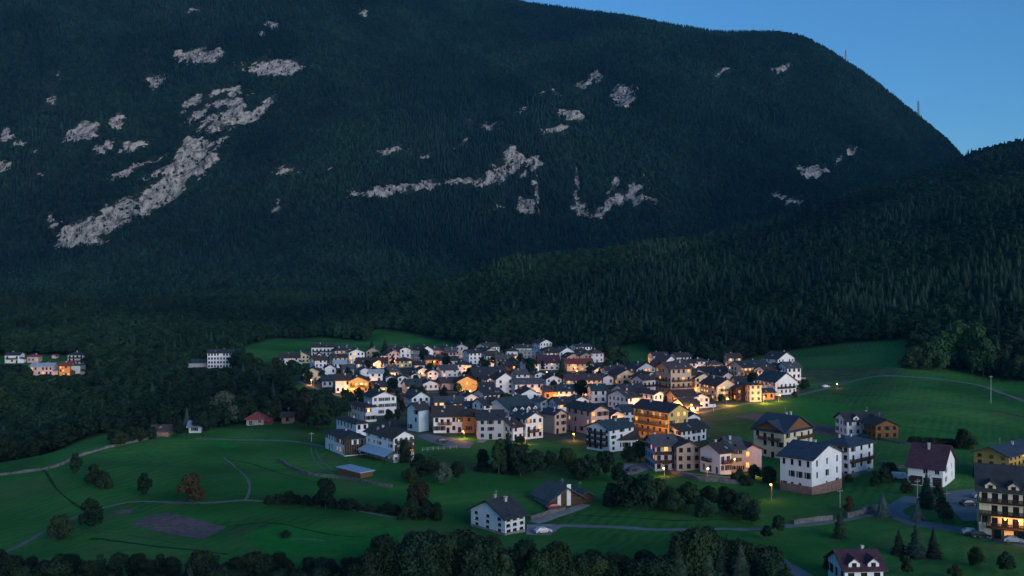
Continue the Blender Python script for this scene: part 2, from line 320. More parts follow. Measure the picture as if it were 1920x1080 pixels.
def ground_mat():
    m, n, b = _new('meadow')
    p = _geo_pos(n)
    f1 = _noise(n, p, 0.018, 5, 0.55); f2 = _noise(n, p, 0.35, 5, 0.7)
    g = _ramp(n, f1, [(0.38, (0.014, 0.085, 0.016)), (0.5, (0.024, 0.175, 0.026)), (0.60, (0.070, 0.235, 0.045))])
    g = _mix(n, _ramp(n, f2, [(0.3, (0, 0, 0)), (0.75, (0.55, 0.55, 0.55))]), g, (0.018, 0.090, 0.020))
    w = n.nodes.new('ShaderNodeTexWave'); w.wave_type = 'BANDS'; w.inputs['Scale'].default_value = 0.055; w.inputs['Distortion'].default_value = 2.5; w.inputs['Detail'].default_value = 2
    mp = n.nodes.new('ShaderNodeMapping'); mp.inputs['Rotation'].default_value = (0, 0, 1.05); n.links.new(p, mp.inputs[0]); n.links.new(mp.outputs[0], w.inputs['Vector'])
    g = _mix(n, _math(n, 'MULTIPLY', w.outputs['Fac'], 0.4), g, (0.030, 0.120, 0.034))          # mown swaths
    w2 = n.nodes.new('ShaderNodeTexWave'); w2.wave_type = 'BANDS'; w2.inputs['Scale'].default_value = 0.10; w2.inputs['Distortion'].default_value = 5.0; w2.inputs['Detail'].default_value = 3; w2.inputs['Detail Scale'].default_value = 2.0
    mp2 = n.nodes.new('ShaderNodeMapping'); mp2.inputs['Rotation'].default_value = (0, 0, 0.45); n.links.new(p, mp2.inputs[0]); n.links.new(mp2.outputs[0], w2.inputs['Vector'])
    sel = _ramp(n, _noise(n, p, 0.012, 2, 0.5), [(0.47, (0, 0, 0)), (0.58, (.42, .42, .42))])
    g = _mix(n, _math(n, 'MULTIPLY', w2.outputs['Fac'], sel), g, (0.075, 0.20, 0.06))
    dry = _ramp(n, _noise(n, p, 0.03, 6, 0.72), [(0.52, (0, 0, 0)), (0.66, (.75, .75, .75))])
    g = _mix(n, dry, g, (0.075, 0.115, 0.045))
    yard = _ramp(n, _noise(n, p, 0.12, 4, 0.6), [(0.36, (0.030, 0.050, 0.028)), (0.48, (0.075, 0.078, 0.08))])
    g = _mix(n, _attr(n, 'yard'), g, yard)
    floor = _ramp(n, f2, [(0.3, (0.016, 0.028, 0.016)), (0.7, (0.03, 0.042, 0.022))])
    g = _mix(n, _attr(n, 'wood'), g, floor)
    n.links.new(g, b.inputs['Base Color']); b.inputs['Roughness'].default_value = 0.95; b.inputs['Specular IOR Level'].default_value = 0.1
    _bump(n, b, _noise(n, p, 0.5, 6, 0.75), 0.9, 0.7)
    return m
def mountain_mat():
    m, n, b = _new('mountainside')
    p = _geo_pos(n)
    f = _noise(n, p, 0.05, 6, 0.7)
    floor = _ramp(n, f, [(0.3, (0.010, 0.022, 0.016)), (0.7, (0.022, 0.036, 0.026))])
    mp = n.nodes.new('ShaderNodeMapping'); mp.inputs['Scale'].default_value = (1.7, 1.0, 0.55); mp.inputs['Rotation'].default_value = (0, math.radians(14), 0); n.links.new(p, mp.inputs[0])
    f2 = _noise(n, mp.outputs[0], 0.06, 9, 0.82); f3 = _noise(n, p, 0.16, 5, 0.75)
    rock = _ramp(n, f2, [(0.40, (0.04, 0.048, 0.048)), (0.48, (0.33, 0.325, 0.33)), (0.57, (0.62, 0.57, 0.54))])
    mq = n.nodes.new('ShaderNodeMapping'); mq.vector_type = 'TEXTURE'; mq.inputs['Rotation'].default_value = (0, math.radians(-34), 0); mq.inputs['Scale'].default_value = (7, 1.5, 1); n.links.new(p, mq.inputs[0])
    f4 = _noise(n, mq.outputs[0], 0.11, 5, 0.65)                   # tilted strata
    rock = _mix(n, _ramp(n, f4, [(0.38, (.7, .7, .7)), (0.50, (0, 0, 0))]), rock, (0.055, 0.062, 0.06))
    rk = _math(n, 'ADD', _attr(n, 'rock'), _math(n, 'ADD', _math(n, 'MULTIPLY', _math(n, 'SUBTRACT', f3, 0.5), 1.3), _math(n, 'MULTIPLY', _math(n, 'SUBTRACT', f4, 0.5), 2.0)))
    mask = _ramp(n, rk, [(0.44, (0, 0, 0)), (0.58, (1, 1, 1))])
    n.links.new(_mix(n, mask, floor, rock), b.inputs['Base Color'])
    b.inputs['Roughness'].default_value = 0.95; b.inputs['Specular IOR Level'].default_value = 0.1
    _bump(n, b, f2, 14.0, 1.0)
    return m
ground_mat(); mountain_mat()

# ------------------------------------------------------------------ object helpers
def mesh_obj(name, verts, faces, mats, parent=None, fmat=None, smooth=False, uv=None):
    me = bpy.data.meshes.new(name)
    me.from_pydata([tuple(v) for v in verts], [], [tuple(f) for f in faces])
    if isinstance(mats, str): mats = [mats]
    for k in mats: me.materials.append(MATS[k])
    if fmat is not None: me.polygons.foreach_set('material_index', fmat)
    if smooth: me.polygons.foreach_set('use_smooth', [True]*len(me.polygons))
    if uv is not None:
        l = me.uv_layers.new(name='UVMap'); l.data.foreach_set('uv', np.asarray(uv, np.float32).ravel())
    me.update()
    o = bpy.data.objects.new(name, me); col.objects.link(o)
    if parent is not None: o.parent = parent
    return o
def link_copy(name, me, parent=None, loc=(0, 0, 0), rot=(0, 0, 0), scale=(1, 1, 1)):
    o = bpy.data.objects.new(name, me); col.objects.link(o)
    if parent is not None: o.parent = parent
    o.location = loc; o.rotation_euler = rot; o.scale = scale
    return o
def tag(o, label, cat, group=None, kind=None):
    o['label'] = label; o['category'] = cat
    if group: o['group'] = group
    if kind: o['kind'] = kind
    return o
def empty(name, loc, rz=0, label=None, cat=None, group=None):
    o = bpy.data.objects.new(name, None); col.objects.link(o); o.location = loc; o.rotation_euler = (0, 0, rz); o.empty_display_size = 0.5
    if label: tag(o, label, cat, group)
    return o
class MB:
    """collects boxes, bars and polygons into one mesh"""
    def __init__(s): s.v = []; s.f = []; s.m = []
    def poly(s, pts, m=0):
        k = len(s.v); s.v += [tuple(p) for p in pts]; s.f.append(tuple(range(k, k+len(pts)))); s.m.append(m)
    def box(s, x0, y0, z0, x1, y1, z1, m=0):
        k = len(s.v)
        s.v += [(x0, y0, z0), (x1, y0, z0), (x1, y1, z0), (x0, y1, z0), (x0, y0, z1), (x1, y0, z1), (x1, y1, z1), (x0, y1, z1)]
        for q in ((0, 3, 2, 1), (4, 5, 6, 7), (0, 1, 5, 4), (1, 2, 6, 5), (2, 3, 7, 6), (3, 0, 4, 7)): s.f.append(tuple(k+i for i in q)); s.m.append(m)
    def bar(s, a, b, r, n=6, r2=None, m=0):
        a = Vector(a); b = Vector(b); d = (b-a).normalized(); r2 = r if r2 is None else r2
        x = d.orthogonal().normalized(); y = d.cross(x); k = len(s.v)
        for p, q in ((a, r), (b, r2)):
            for i in range(n):
                t = 2*math.pi*i/n; s.v.append(tuple(p+x*(q*math.cos(t))+y*(q*math.sin(t))))
        for i in range(n):
            j = (i+1) % n; s.f.append((k+i, k+j, k+n+j, k+n+i)); s.m.append(m)
        s.f.append(tuple(k+n-1-i for i in range(n))); s.m.append(m); s.f.append(tuple(k+n+i for i in range(n))); s.m.append(m)
    def ball(s, c, r, seg=8, ring=5, m=0, sz=1.0):
        k = len(s.v)
        for j in range(ring+1):
            ph = math.pi*j/ring
            for i in range(seg):
                t = 2*math.pi*i/seg; s.v.append((c[0]+r*math.sin(ph)*math.cos(t), c[1]+r*math.sin(ph)*math.sin(t), c[2]-r*sz*math.cos(ph)))
        for j in range(ring):
            for i in range(seg):
                a = k+j*seg+i; b2 = k+j*seg+(i+1) % seg; s.f.append((a, b2, b2+seg, a+seg)); s.m.append(m)
    def build(s, name, mats, parent=None, smooth=False):
        return mesh_obj(name, s.v, s.f, mats, parent, s.m, smooth)

# ------------------------------------------------------------------ ground and mountains
def inpoly(px, py, poly):
    px = np.asarray(px, float); py = np.asarray(py, float); c = np.zeros(px.shape, bool); n = len(poly)
    for i in range(n):
        x1, y1 = poly[i]; x2, y2 = poly[(i+1) % n]
        if y1 == y2: continue
        c ^= ((y1 > py) != (y2 > py)) & (px < (x2-x1)*(py-y1)/(y2-y1)+x1)
    return c
def world_poly(pts, ymin=120, ymax=4000): return [hit(x, y, ymin, ymax)[:2] for x, y in pts]
# open ground (world outlines found from photo rows): everything else beyond the near meadows is wood
OPEN = [
 [(-260, 0), (-260, 330), (-176, 332), (-150, 352), (-138, 372), (-124, 392), (-106, 413), (-90, 413)]+world_poly([(560,795),(548,742),(500,735),(500,712),(470,700),(450,688),(443,655),(520,634),(600,632),(690,640),(695,618),(760,622),(800,632),(870,645),(905,662),(1000,660),(1130,668),(1170,650),(1215,640),(1230,668),(1330,688),(1420,668),(1500,655),(1600,642),(1712,636),(1712,690),(1800,690),(1920,716)])+[(320, 480), (420, 380), (420, 0)],
 world_poly([(-20,712),(-20,668),(60,664),(165,668),(168,708),(90,712)], 520),
 world_poly([(345,694),(380,672),(440,668),(446,694)], 520),
]
ROADLINE = [(-30,592),(60,577),(160,570),(240,562),(330,556),(400,545),(430,532)]
YARD = world_poly([(560,720),(560,690),(640,672),(760,668),(900,668),(1010,662),(1130,672),(1140,700),(1240,690),(1360,692),(1480,700),(1500,730),(1330,765),(1330,800),(1240,870),(1090,830),(900,815),(780,820),(690,800),(690,745),(620,740)])
_open = np.zeros(HX.shape, bool)
for pl in OPEN: _open |= inpoly(HX, HY, pl)
def blur(a, k=1):
    a = a.astype(float)
    for _ in range(k):
        p = np.pad(a, 1, mode='edge'); a = (p[:-2, 1:-1]+p[2:, 1:-1]+p[1:-1, :-2]+p[1:-1, 2:]+2*p[1:-1, 1:-1])/6
    return a
A_WOOD = 1-blur(_open); A_YARD = blur(inpoly(HX, HY, YARD), 2)*0.9
def grid_obj(name, j0, j1, mat, attrs, label, cat):
    nx = len(GX); rows = np.arange(j0, j1+1)
    v = np.stack([HX[rows], HY[rows], HZ[rows]], -1).reshape(-1, 3)
    a = (np.arange(len(rows)-1)[:, None]*nx+np.arange(nx-1)[None]).ravel()
    f = np.stack([a, a+1, a+1+nx, a+nx], -1)
    me = bpy.data.meshes.new(name); me.vertices.add(len(v)); me.vertices.foreach_set('co', v.astype(np.float32).ravel())
    me.loops.add(f.size); me.loops.foreach_set('vertex_index', f.astype(np.int32).ravel())
    me.polygons.add(len(f)); me.polygons.foreach_set('loop_start', np.arange(0, f.size, 4, dtype=np.int32))
    me.update(calc_edges=True)
    me.polygons.foreach_set('use_smooth', np.ones(len(f), bool))
    for k, arr in attrs.items():
        at = me.attributes.new(k, 'FLOAT', 'POINT'); at.data.foreach_set('value', arr[rows].astype(np.float32).ravel())
    me.materials.append(MATS[mat])
    o = bpy.data.objects.new(name, me); col.objects.link(o)
    return tag(o, label, cat, kind='structure')
JS = int(np.searchsorted(GY, 1000))
grid_obj('ground', 0, JS, 'meadow', {'wood': A_WOOD, 'yard': A_YARD}, 'green meadows and yards under and around the village', 'ground')
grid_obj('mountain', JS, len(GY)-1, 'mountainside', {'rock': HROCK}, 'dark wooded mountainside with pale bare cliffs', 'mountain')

def catmull(pts, step):
    pts = [np.array(p, float) for p in pts]; pts = [2*pts[0]-pts[1]]+pts+[2*pts[-1]-pts[-2]]; out = []
    for i in range(1, len(pts)-2):
        p0, p1, p2, p3 = pts[i-1:i+3]; n = max(2, int(np.linalg.norm(p2-p1)/step))
        for k in range(n):
            t = k/n; out.append(0.5*((2*p1)+(-p0+p2)*t+(2*p0-5*p1+4*p2-p3)*t*t+(-p0+3*p1-3*p2+p3)*t**3))
    out.append(pts[-2]); return np.array(out)
def ribbon(name, pix, width, mat, lift, label, cat, ymin=120, kind='structure', jitter=0.0):
    c = catmull(world_poly(pix, ymin), 2.5); d = np.gradient(c, axis=0); d /= np.linalg.norm(d, axis=1)[:, None]+1e-9
    nrm = np.stack([-d[:, 1], d[:, 0]], 1); v = []; f = []; K = 5
    for i in range(len(c)):
        w = width*(1+jitter*(vnoise(i*0.21, 3.3, 7)-0.5))
        for k in range(K):
            s = (k/(K-1)-0.5)*w; p = c[i]+nrm[i]*s
            v.append((p[0], p[1], float(gz(p[0], p[1]))+(lift if 0 < k < K-1 else -0.12)))
    for i in range(len(c)-1):
        for k in range(K-1): a = i*K+k; f.append((a, a+1, a+K+1, a+K))
    o = mesh_obj(name, v, f, mat, smooth=False); return tag(o, label, cat, kind=kind)
def patch(name, pix, mat, lift, label, cat, ymin=120, wpts=None, kind='structure'):
    pts = wpts or world_poly(pix, ymin)
    bm = bmesh.new(); vs_ = [bm.verts.new((x, y, 0)) for x, y in pts]; bm.faces.new(vs_)
    bmesh.ops.triangulate(bm, faces=bm.faces[:]); bmesh.ops.subdivide_edges(bm, edges=bm.edges[:], cuts=5, use_grid_fill=True)
    bmesh.ops.triangulate(bm, faces=bm.faces[:])
    for v in bm.verts: v.co.z = float(gz(v.co.x, v.co.y))+lift
    bmesh.ops.recalc_face_normals(bm, faces=bm.faces[:])
    for f in bm.faces:
        if f.normal.z < 0: f.normal_flip()
    me = bpy.data.meshes.new(name); bm.to_mesh(me); bm.free(); me.materials.append(MATS[mat])
    o = bpy.data.objects.new(name, me); col.objects.link(o); return tag(o, label, cat, kind=kind)

# ------------------------------------------------------------------ trees
def crown_broadleaf(seed, nblob=16, leaves=150, wide=0.42, low=0.18, mat='leaf', leaf=0.045, tall=1.0):
    """unit tree: height 1, crown built of leaf-clump faces over uneven lobes"""
    r = random.Random(seed); v = []; f = []
    blobs = []
    for i in range(nblob):
        t = r.random(); z = low+(1-low)*(0.12+0.80*t)
        prof = math.sin(math.pi*min(1, max(0, (z-low)/(1-low)))**0.75)**0.6
        a = r.uniform(0, 6.283); d = wide*prof*math.sqrt(r.uniform(0.05, 1))*0.75
        blobs.append((d*math.cos(a), d*math.sin(a), z, wide*r.uniform(0.26, 0.46)*(0.65+0.5*prof)))
    blobs.append((0, 0, 0.5+low/2, wide*0.55)); blobs.append((0, 0, 0.9, wide*0.3))
    for (bx, by, bz, br) in blobs:
        k = len(v)                                    # opaque heart of the lobe
        for s in ((0, 0, 1), (0, 0, -1), (1, 0, 0), (-1, 0, 0), (0, 1, 0), (0, -1, 0)):
            q = br*r.uniform(0.55, 0.8); v.append((bx+s[0]*q, by+s[1]*q, bz+s[2]*q*0.9))
        for a, b, c in ((0, 2, 4), (0, 4, 3), (0, 3, 5), (0, 5, 2), (1, 4, 2), (1, 3, 4), (1, 5, 3), (1, 2, 5)): f.append((k+a, k+b, k+c))
        for i in range(leaves):
            z = r.uniform(-0.75, 1); a = r.uniform(0, 6.283); q = math.sqrt(max(0, 1-z*z))
            n = Vector((q*math.cos(a), q*math.sin(a), z)); p = Vector((bx, by, bz))+n*(br*r.uniform(0.72, 1.12))
            n = (n+Vector((r.uniform(-.7, .7), r.uniform(-.7, .7), r.uniform(-.4, .8)))).normalized()
            x = n.orthogonal().normalized(); y = n.cross(x); t = r.uniform(0, 6.283); x, y = x*math.cos(t)+y*math.sin(t), y*math.cos(t)-x*math.sin(t)
            s = leaf*r.uniform(0.5, 1.25); k = len(v)
            for (aa, bb) in ((-1, -.6), (.2, -1), (1, .1), (0.1, 1)): v.append(tuple(p+x*(s*aa*r.uniform(.7, 1.2))+y*(s*bb*r.uniform(.7, 1.2))))
            f.append((k, k+1, k+2)); f.append((k, k+2, k+3))
    me = bpy.data.meshes.new('crown'); me.from_pydata(v, [], f); me.materials.append(MATS[mat]); return me
def trunk_mesh(seed, broad=True):
    r = random.Random(seed); m = MB(); top = 0.6 if broad else 0.9
    pts = [Vector((0, 0, -0.06))]
    for i in range(4): pts.append(Vector((r.uniform(-.012, .012)*(i+1), r.uniform(-.012, .012)*(i+1), top*(i+1)/4)))
    for i in range(4): m.bar(pts[i], pts[i+1], 0.024*(1-0.2*i), 7, 0.024*(1-0.2*(i+1)))
    if broad:
        for i in range(6):
            a = r.uniform(0, 6.28); z = r.uniform(.24, .55); m.bar((0, 0, z), (math.cos(a)*.22, math.sin(a)*.22, z+r.uniform(.12, .25)), 0.010, 5, 0.004)
    me = bpy.data.meshes.new('trunk'); me.from_pydata(m.v, [], m.f); me.materials.append(MATS['bark']); return me
def crown_conifer(seed, tiers=15, wide=0.19, mat='needle', low=0.08):
    r = random.Random(seed); v = []; f = []
    n = 8; k = len(v); v.append((0, 0, 0.97))                       # opaque heart
    for lev, (z, q) in enumerate(((0.62, 0.32), (0.3, 0.52), (low, 0.55))):
        for i in range(n): t = 6.283*i/n; v.append((wide*q*math.cos(t)*r.uniform(.8, 1.1), wide*q*math.sin(t)*r.uniform(.8, 1.1), z))
    for i in range(n):
        j = (i+1) % n; f.append((k, k+1+i, k+1+j))
        for lev in range(2): a = k+1+lev*n; f.append((a+i, a+n+i, a+n+j)); f.append((a+i, a+n+j, a+j))
    for ti in range(tiers):
        t = ti/(tiers-1); z = low+(1-low)*0.96*t; L = wide*((1-t)**0.85)*r.uniform(.85, 1.1)+0.012
        nb = max(5, int(12*(1-t)+4)); off = r.uniform(0, 6.28)
        for i in range(nb):
            a = off+6.283*i/nb+r.uniform(-.2, .2); l = L*r.uniform(.7, 1.2); w = l*r.uniform(.28, .42)+0.008; dz = -l*r.uniform(.25, .6); zz = z+r.uniform(-.015, .015)
            c, s = math.cos(a), math.sin(a); k = len(v)
            v += [(c*0.01, s*0.01, zz+0.028), (c*l*.6-s*w, s*l*.6+c*w, zz+dz*.55), (c*l, s*l, zz+dz), (c*l*.6+s*w, s*l*.6-c*w, zz+dz*.55), (c*l*.55, s*l*.55, zz+dz*.28+.012)]
            f += [(k, k+1, k+4), (k+1, k+2, k+4), (k+2, k+3, k+4), (k+3, k, k+4)]
    k = len(v); v += [(0.006, 0, .93), (-.003, .005, .93), (-.003, -.005, .93), (0, 0, 1.0)]; f += [(k, k+1, k+3), (k+1, k+2, k+3), (k+2, k, k+3)]
    me = bpy.data.meshes.new('crown'); me.from_pydata(v, [], f); me.materials.append(MATS[mat]); return me
KIND = {}
def kind(name, crowns, trunks): KIND[name] = (crowns, trunks)
_tb = [trunk_mesh(900+i) for i in range(3)]; _tc = [trunk_mesh(950, False)]
kind('broad', [crown_broadleaf(i, 18, 130, .42, .16, 'leaf', .044) for i in range(4)], _tb)
kind('fine', [crown_broadleaf(100+i, 24, 240, .42, .06, 'leaf', .024) for i in range(3)], _tb)
kind('tall', [crown_broadleaf(10+i, 18, 190, 0.25, 0.08, 'leaf', .028) for i in range(3)], _tb)
kind('pale', [crown_broadleaf(20+i, 18, 140, 0.45, 0.12, 'leafpale', .04) for i in range(2)], _tb)
kind('green', [crown_broadleaf(30+i, 18, 140, 0.42, 0.14, 'leafgreen', .04) for i in range(2)], _tb)
kind('brown', [crown_broadleaf(40+i, 16, 130, 0.44, 0.12, 'leafbrown', .042) for i in range(2)], _tb)
kind('bush', [crown_broadleaf(50+i, 16, 190, 0.62, 0.0, 'hedge', 0.046) for i in range(3)], _tb)
kind('spruce', [crown_conifer(60+i) for i in range(3)], _tc)
kind('broadspruce', [crown_conifer(70+i, 14, 0.36) for i in range(2)], _tc)
kind('bluespruce', [crown_conifer(80+i, 14, 0.42, 'needleblue', 0.03) for i in range(2)], _tc)
NAMEOF = {'fine': 'broadleaf_tree', 'broad': 'broadleaf_tree', 'tall': 'broadleaf_tree', 'pale': 'willow_tree', 'green': 'broadleaf_tree', 'brown': 'copper_leaved_tree', 'bush': 'bush', 'spruce': 'spruce_tree', 'broadspruce': 'spruce_tree', 'bluespruce': 'blue_spruce'}
TREES = []
def tree(k, x, y, h, label, group=None, w=1.0, rnd=random.Random(5), sink=0.0):
    cr, tr = KIND[k]; i = len(TREES)
    e = empty(NAMEOF[k], (x, y, float(gz(x, y))-sink), rnd.uniform(0, 6.28), label, 'bush' if k == 'bush' else 'tree', group)
    s = w*rnd.uniform(.92, 1.08); e.scale = (h*s, h*s*rnd.uniform(.9, 1.1), h)
    link_copy('crown', cr[i % len(cr)], e)
    if k != 'bush': link_copy('trunk', tr[i % len(tr)], e)
    else: link_copy('stem', tr[i % len(tr)], e, scale=(1, 1, .7))
    TREES.append((x, y, h)); return e
def ptree(k, px, py, hpx, label, group=None, w=1.0):
    x, y, z = hit(px, py); return tree(k, x, y, hpx/F*y, label, group, w)

# wood and mountain forest: too many to count, one object per kind of tree
def scatter(name, proto, pts, hs, ws, label):
    me = bpy.data.meshes.new(name); n = len(pts)
    me.vertices.add(n); me.vertices.foreach_set('co', np.asarray(pts, np.float32).ravel())
    rng = np.random.default_rng(len(name)+n)
    sc = np.stack([hs*ws, hs*ws, hs], 1).astype(np.float32)
    rot = np.zeros((n, 3), np.float32); rot[:, 2] = rng.uniform(0, 6.283, n); rot[:, 0] = rng.normal(0, .04, n)
    a = me.attributes.new('tree_scale', 'FLOAT_VECTOR', 'POINT'); a.data.foreach_set('vector', sc.ravel())
    a = me.attributes.new('tree_turn', 'FLOAT_VECTOR', 'POINT'); a.data.foreach_set('vector', rot.ravel())
    o = bpy.data.objects.new(name, me); col.objects.link(o); tag(o, label, 'forest', kind='stuff')
    g = bpy.data.node_groups.new(name, 'GeometryNodeTree')
    g.interface.new_socket('Geometry', in_out='INPUT', socket_type='NodeSocketGeometry'); g.interface.new_socket('Geometry', in_out='OUTPUT', socket_type='NodeSocketGeometry')
    gi = g.nodes.new('NodeGroupInput'); go = g.nodes.new('NodeGroupOutput'); ip = g.nodes.new('GeometryNodeInstanceOnPoints'); ob = g.nodes.new('GeometryNodeObjectInfo')
    ob.transform_space = 'ORIGINAL'; ob.inputs['Object'].default_value = proto; ob.inputs['As Instance'].default_value = True
    def na(nm):
        q = g.nodes.new('GeometryNodeInputNamedAttribute'); q.data_type = 'FLOAT_VECTOR'; q.inputs['Name'].default_value = nm; return q.outputs['Attribute']
    e2r = g.nodes.new('FunctionNodeEulerToRotation'); g.links.new(na('tree_turn'), e2r.inputs[0])
    g.links.new(gi.outputs[0], ip.inputs['Points']); g.links.new(ob.outputs['Geometry'], ip.inputs['Instance'])
    g.links.new(e2r.outputs[0], ip.inputs['Rotation']); g.links.new(na('tree_scale'), ip.inputs['Scale']); g.links.new(ip.outputs[0], go.inputs[0])
    md = o.modifiers.new('trees', 'NODES'); md.node_group = g
    return o

# ------------------------------------------------------------------ roads, lanes, fields
ribbon('lane', [(1020,992),(1060,985),(1150,988),(1250,993),(1380,992),(1480,986),(1560,978),(1620,968),(1672,958)], 3.4, 'asphalt', .07, 'narrow grey lane crossing the lower meadow', 'lane')
ribbon('road', [(1712,932),(1690,945),(1672,960),(1712,978),(1790,992),(1860,1008),(1945,1026)], 7.0, 'asphalt', .09, 'road coming down past the hotel', 'road')
ribbon('road', [(1424,1030),(1450,1046),(1485,1066),(1530,1092)], 5.2, 'asphalt', .08, 'pale road running off below the lower meadow', 'road')
ribbon('road', [(1310,775),(1350,766),(1420,753),(1480,744),(1540,730),(1590,717),(1640,706),(1700,706),(1780,713),(1850,726),(1930,756)], 4.5, 'gravel', .08, 'pale road curving over the curved-road meadow', 'road', jitter=.35)
ribbon('path', [(1510,722),(1560,718),(1600,716)], 3.0, 'gravel', .10, 'short spur path at the edge of the village', 'path')
ribbon('lane', [(1150,882),(1195,872),(1240,874),(1290,888),(1340,892),(1392,898)], 4.2, 'paving', .08, 'village lane in front of the stone row', 'lane')
ribbon('path', [(-20,1045),(30,1026),(95,990),(150,966),(200,950),(260,940),(330,942),(400,942),(460,938),(540,944)], 2.0, 'gravel', .06, 'field track winding through the field-track meadow', 'path', jitter=.7)
ribbon('path', [(590,948),(640,952),(700,963),(770,972),(830,972)], 1.8, 'gravel', .06, 'stony hedgerow path below the village', 'path', jitter=.9)
ribbon('path', [(460,938),(468,915),(462,895),(440,875),(420,858)], .9, 'gravel', .05, 'thin foot path climbing the field-track meadow', 'path', jitter=1.0)
ribbon('lane', [(365,822),(440,824),(530,826),(580,832),(612,838)], 3.2, 'gravel', .07, 'farm lane along the top of the field-track meadow', 'lane', jitter=.5)
ribbon('wheel_track', [(583,838),(585,852),(594,868),(612,882),(630,889)], .7, 'gravel', .05, 'outer wheel rut leading to the blue-roofed shed', 'track')
ribbon('wheel_track', [(592,838),(595,852),(604,866),(620,878),(636,886)], .7, 'gravel', .05, 'inner wheel rut leading to the blue-roofed shed', 'track')
ribbon('lane', [(1000,980),(1030,970),(1070,957),(1098,946)], 4.5, 'paving', .08, 'ramp lane from the farmhouse up to the barn', 'lane')
patch('plaza', [(778,817),(802,814),(850,822),(890,830),(880,841),(838,838),(806,829)], 'asphalt', .08, 'grey-blue paved plaza below the white houses', 'plaza')
patch('courtyard', [(988,984),(1040,983),(1054,987),(1030,1004),(986,1003)], 'paving', .07, 'paved courtyard beside the white farmhouse', 'yard')
patch('parking_lot', [(1772,922),(1846,916),(1846,978),(1806,978),(1782,952)], 'asphalt', .07, 'asphalt parking bay beside the hotel', 'parking')
patch('paved_yard', [(1152,874),(1180,868),(1226,868),(1222,878),(1190,890),(1152,894)], 'paving', .11, 'paved yard among the trees below the stone row', 'yard')
patch('ploughed_field', [(247,985),(272,970),(312,962),(425,988),(404,1000),(382,1011)], 'soil', .06, 'bare brown ploughed field in the field-track meadow', 'field')
patch('bare_patch', [(212,961),(228,956),(250,956),(246,961),(228,965)], 'soil', .06, 'small oval bare patch near the ploughed field', 'field')
patch('ploughed_strip', [(1378,781),(1412,775),(1500,788),(1588,805),(1590,820),(1520,812),(1440,794)], 'soil', .06, 'long brown tilled strip behind the cream house', 'field')
ribbon('lane', [(1200,820),(1150,800),(1060,760),(1015,745),(980,765),(900,830)], 4.0, 'paving', .07, 'cobbled lane through the village roofs', 'lane')
ribbon('lane', [(560,716),(640,742),(740,738),(850,735),(960,742),(1130,765),(1230,760),(1310,775)], 4.0, 'paving', .06, 'long lane winding between the upper village houses', 'lane')
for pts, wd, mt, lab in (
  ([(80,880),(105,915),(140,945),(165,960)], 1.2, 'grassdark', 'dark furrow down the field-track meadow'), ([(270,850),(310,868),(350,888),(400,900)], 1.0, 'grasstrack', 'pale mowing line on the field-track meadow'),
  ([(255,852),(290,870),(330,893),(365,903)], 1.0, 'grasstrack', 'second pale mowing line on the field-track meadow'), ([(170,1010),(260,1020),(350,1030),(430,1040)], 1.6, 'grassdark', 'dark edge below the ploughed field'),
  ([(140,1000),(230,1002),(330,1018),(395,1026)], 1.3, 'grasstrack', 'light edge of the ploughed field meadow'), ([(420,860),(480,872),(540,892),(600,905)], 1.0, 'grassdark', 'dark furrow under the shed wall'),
  ([(440,985),(500,980),(560,990),(640,1005),(700,1008)], 1.3, 'grassdark', 'dark strip painted as shade of a fold in the lower meadow'), ([(545,1010),(580,1011),(610,1014)], 1.1, 'gravel', 'bare streak on the lower meadow'),
  ([(1560,738),(1640,742),(1740,752),(1840,768),(1920,782)], 1.6, 'grassdark', 'dark strip painted as shade of a terrace edge on the curved-road meadow'), ([(1600,726),(1680,730),(1760,738),(1860,752)], 1.4, 'grasstrack', 'light terrace line on the curved-road meadow'),
  ([(1500,760),(1600,764),(1700,772),(1800,786),(1920,806)], 1.5, 'grasstrack', 'second light terrace line on the curved-road meadow'), ([(1640,800),(1720,803),(1790,812),(1850,822)], 1.3, 'grassdark', 'lower dark strip painted as shade of a terrace edge on the curved-road meadow'),
  ([(1360,690),(1450,680),(1560,668),(1700,655)], 1.6, 'grasstrack', 'light line under the wood edge'), ([(1080,965),(1180,970),(1290,976),(1400,974)], 1.0, 'grassdark', 'dark strip painted as shade of a fold above the lower lane'),
  ([(690,655),(740,652),(800,654),(870,660)], 1.6, 'grassdark', 'dark strip painted as shade of a terrace edge on the upper meadow'), ([(700,640),(760,640),(830,648)], 1.4, 'grasstrack', 'light line on the upper meadow')):
    ribbon('grass_line', pts, wd, mt, .035, lab, 'grass line', jitter=1.2)  # flat strips; fold and terrace shading is put into their grass colour
patch('rough_pasture', [(1345,702),(1440,690),(1540,688),(1640,690),(1705,695),(1690,703),(1640,704),(1585,712),(1500,716),(1400,712)], 'roughgrass', .03, 'rough brownish pasture above the curved road', 'pasture')
patch('fresh_meadow', [(395,828),(432,826),(452,836),(425,842)], 'freshgrass', .03, 'small fresh green mown patch on the field-track meadow', 'meadow')
patch('fresh_meadow', [(1335,778),(1400,764),(1480,752),(1560,752),(1600,770),(1580,800),(1500,784),(1420,772)], 'freshgrass', .03, 'fresh green mown strip behind the ploughed strip', 'meadow')
patch('fresh_meadow', [(450,1005),(520,985),(600,990),(690,1000),(760,985),(740,1020),(640,1045),(520,1050)], 'freshgrass', .03, 'fresh green mown part of the lower meadow', 'meadow')
ribbon('forest_road', [(-20,590),(60,577),(160,570),(240,562),(330,556)], 13, 'roughgrass', .6, 'pale forest road across the foot of the mountain', 'road', ymin=1000, jitter=.5)
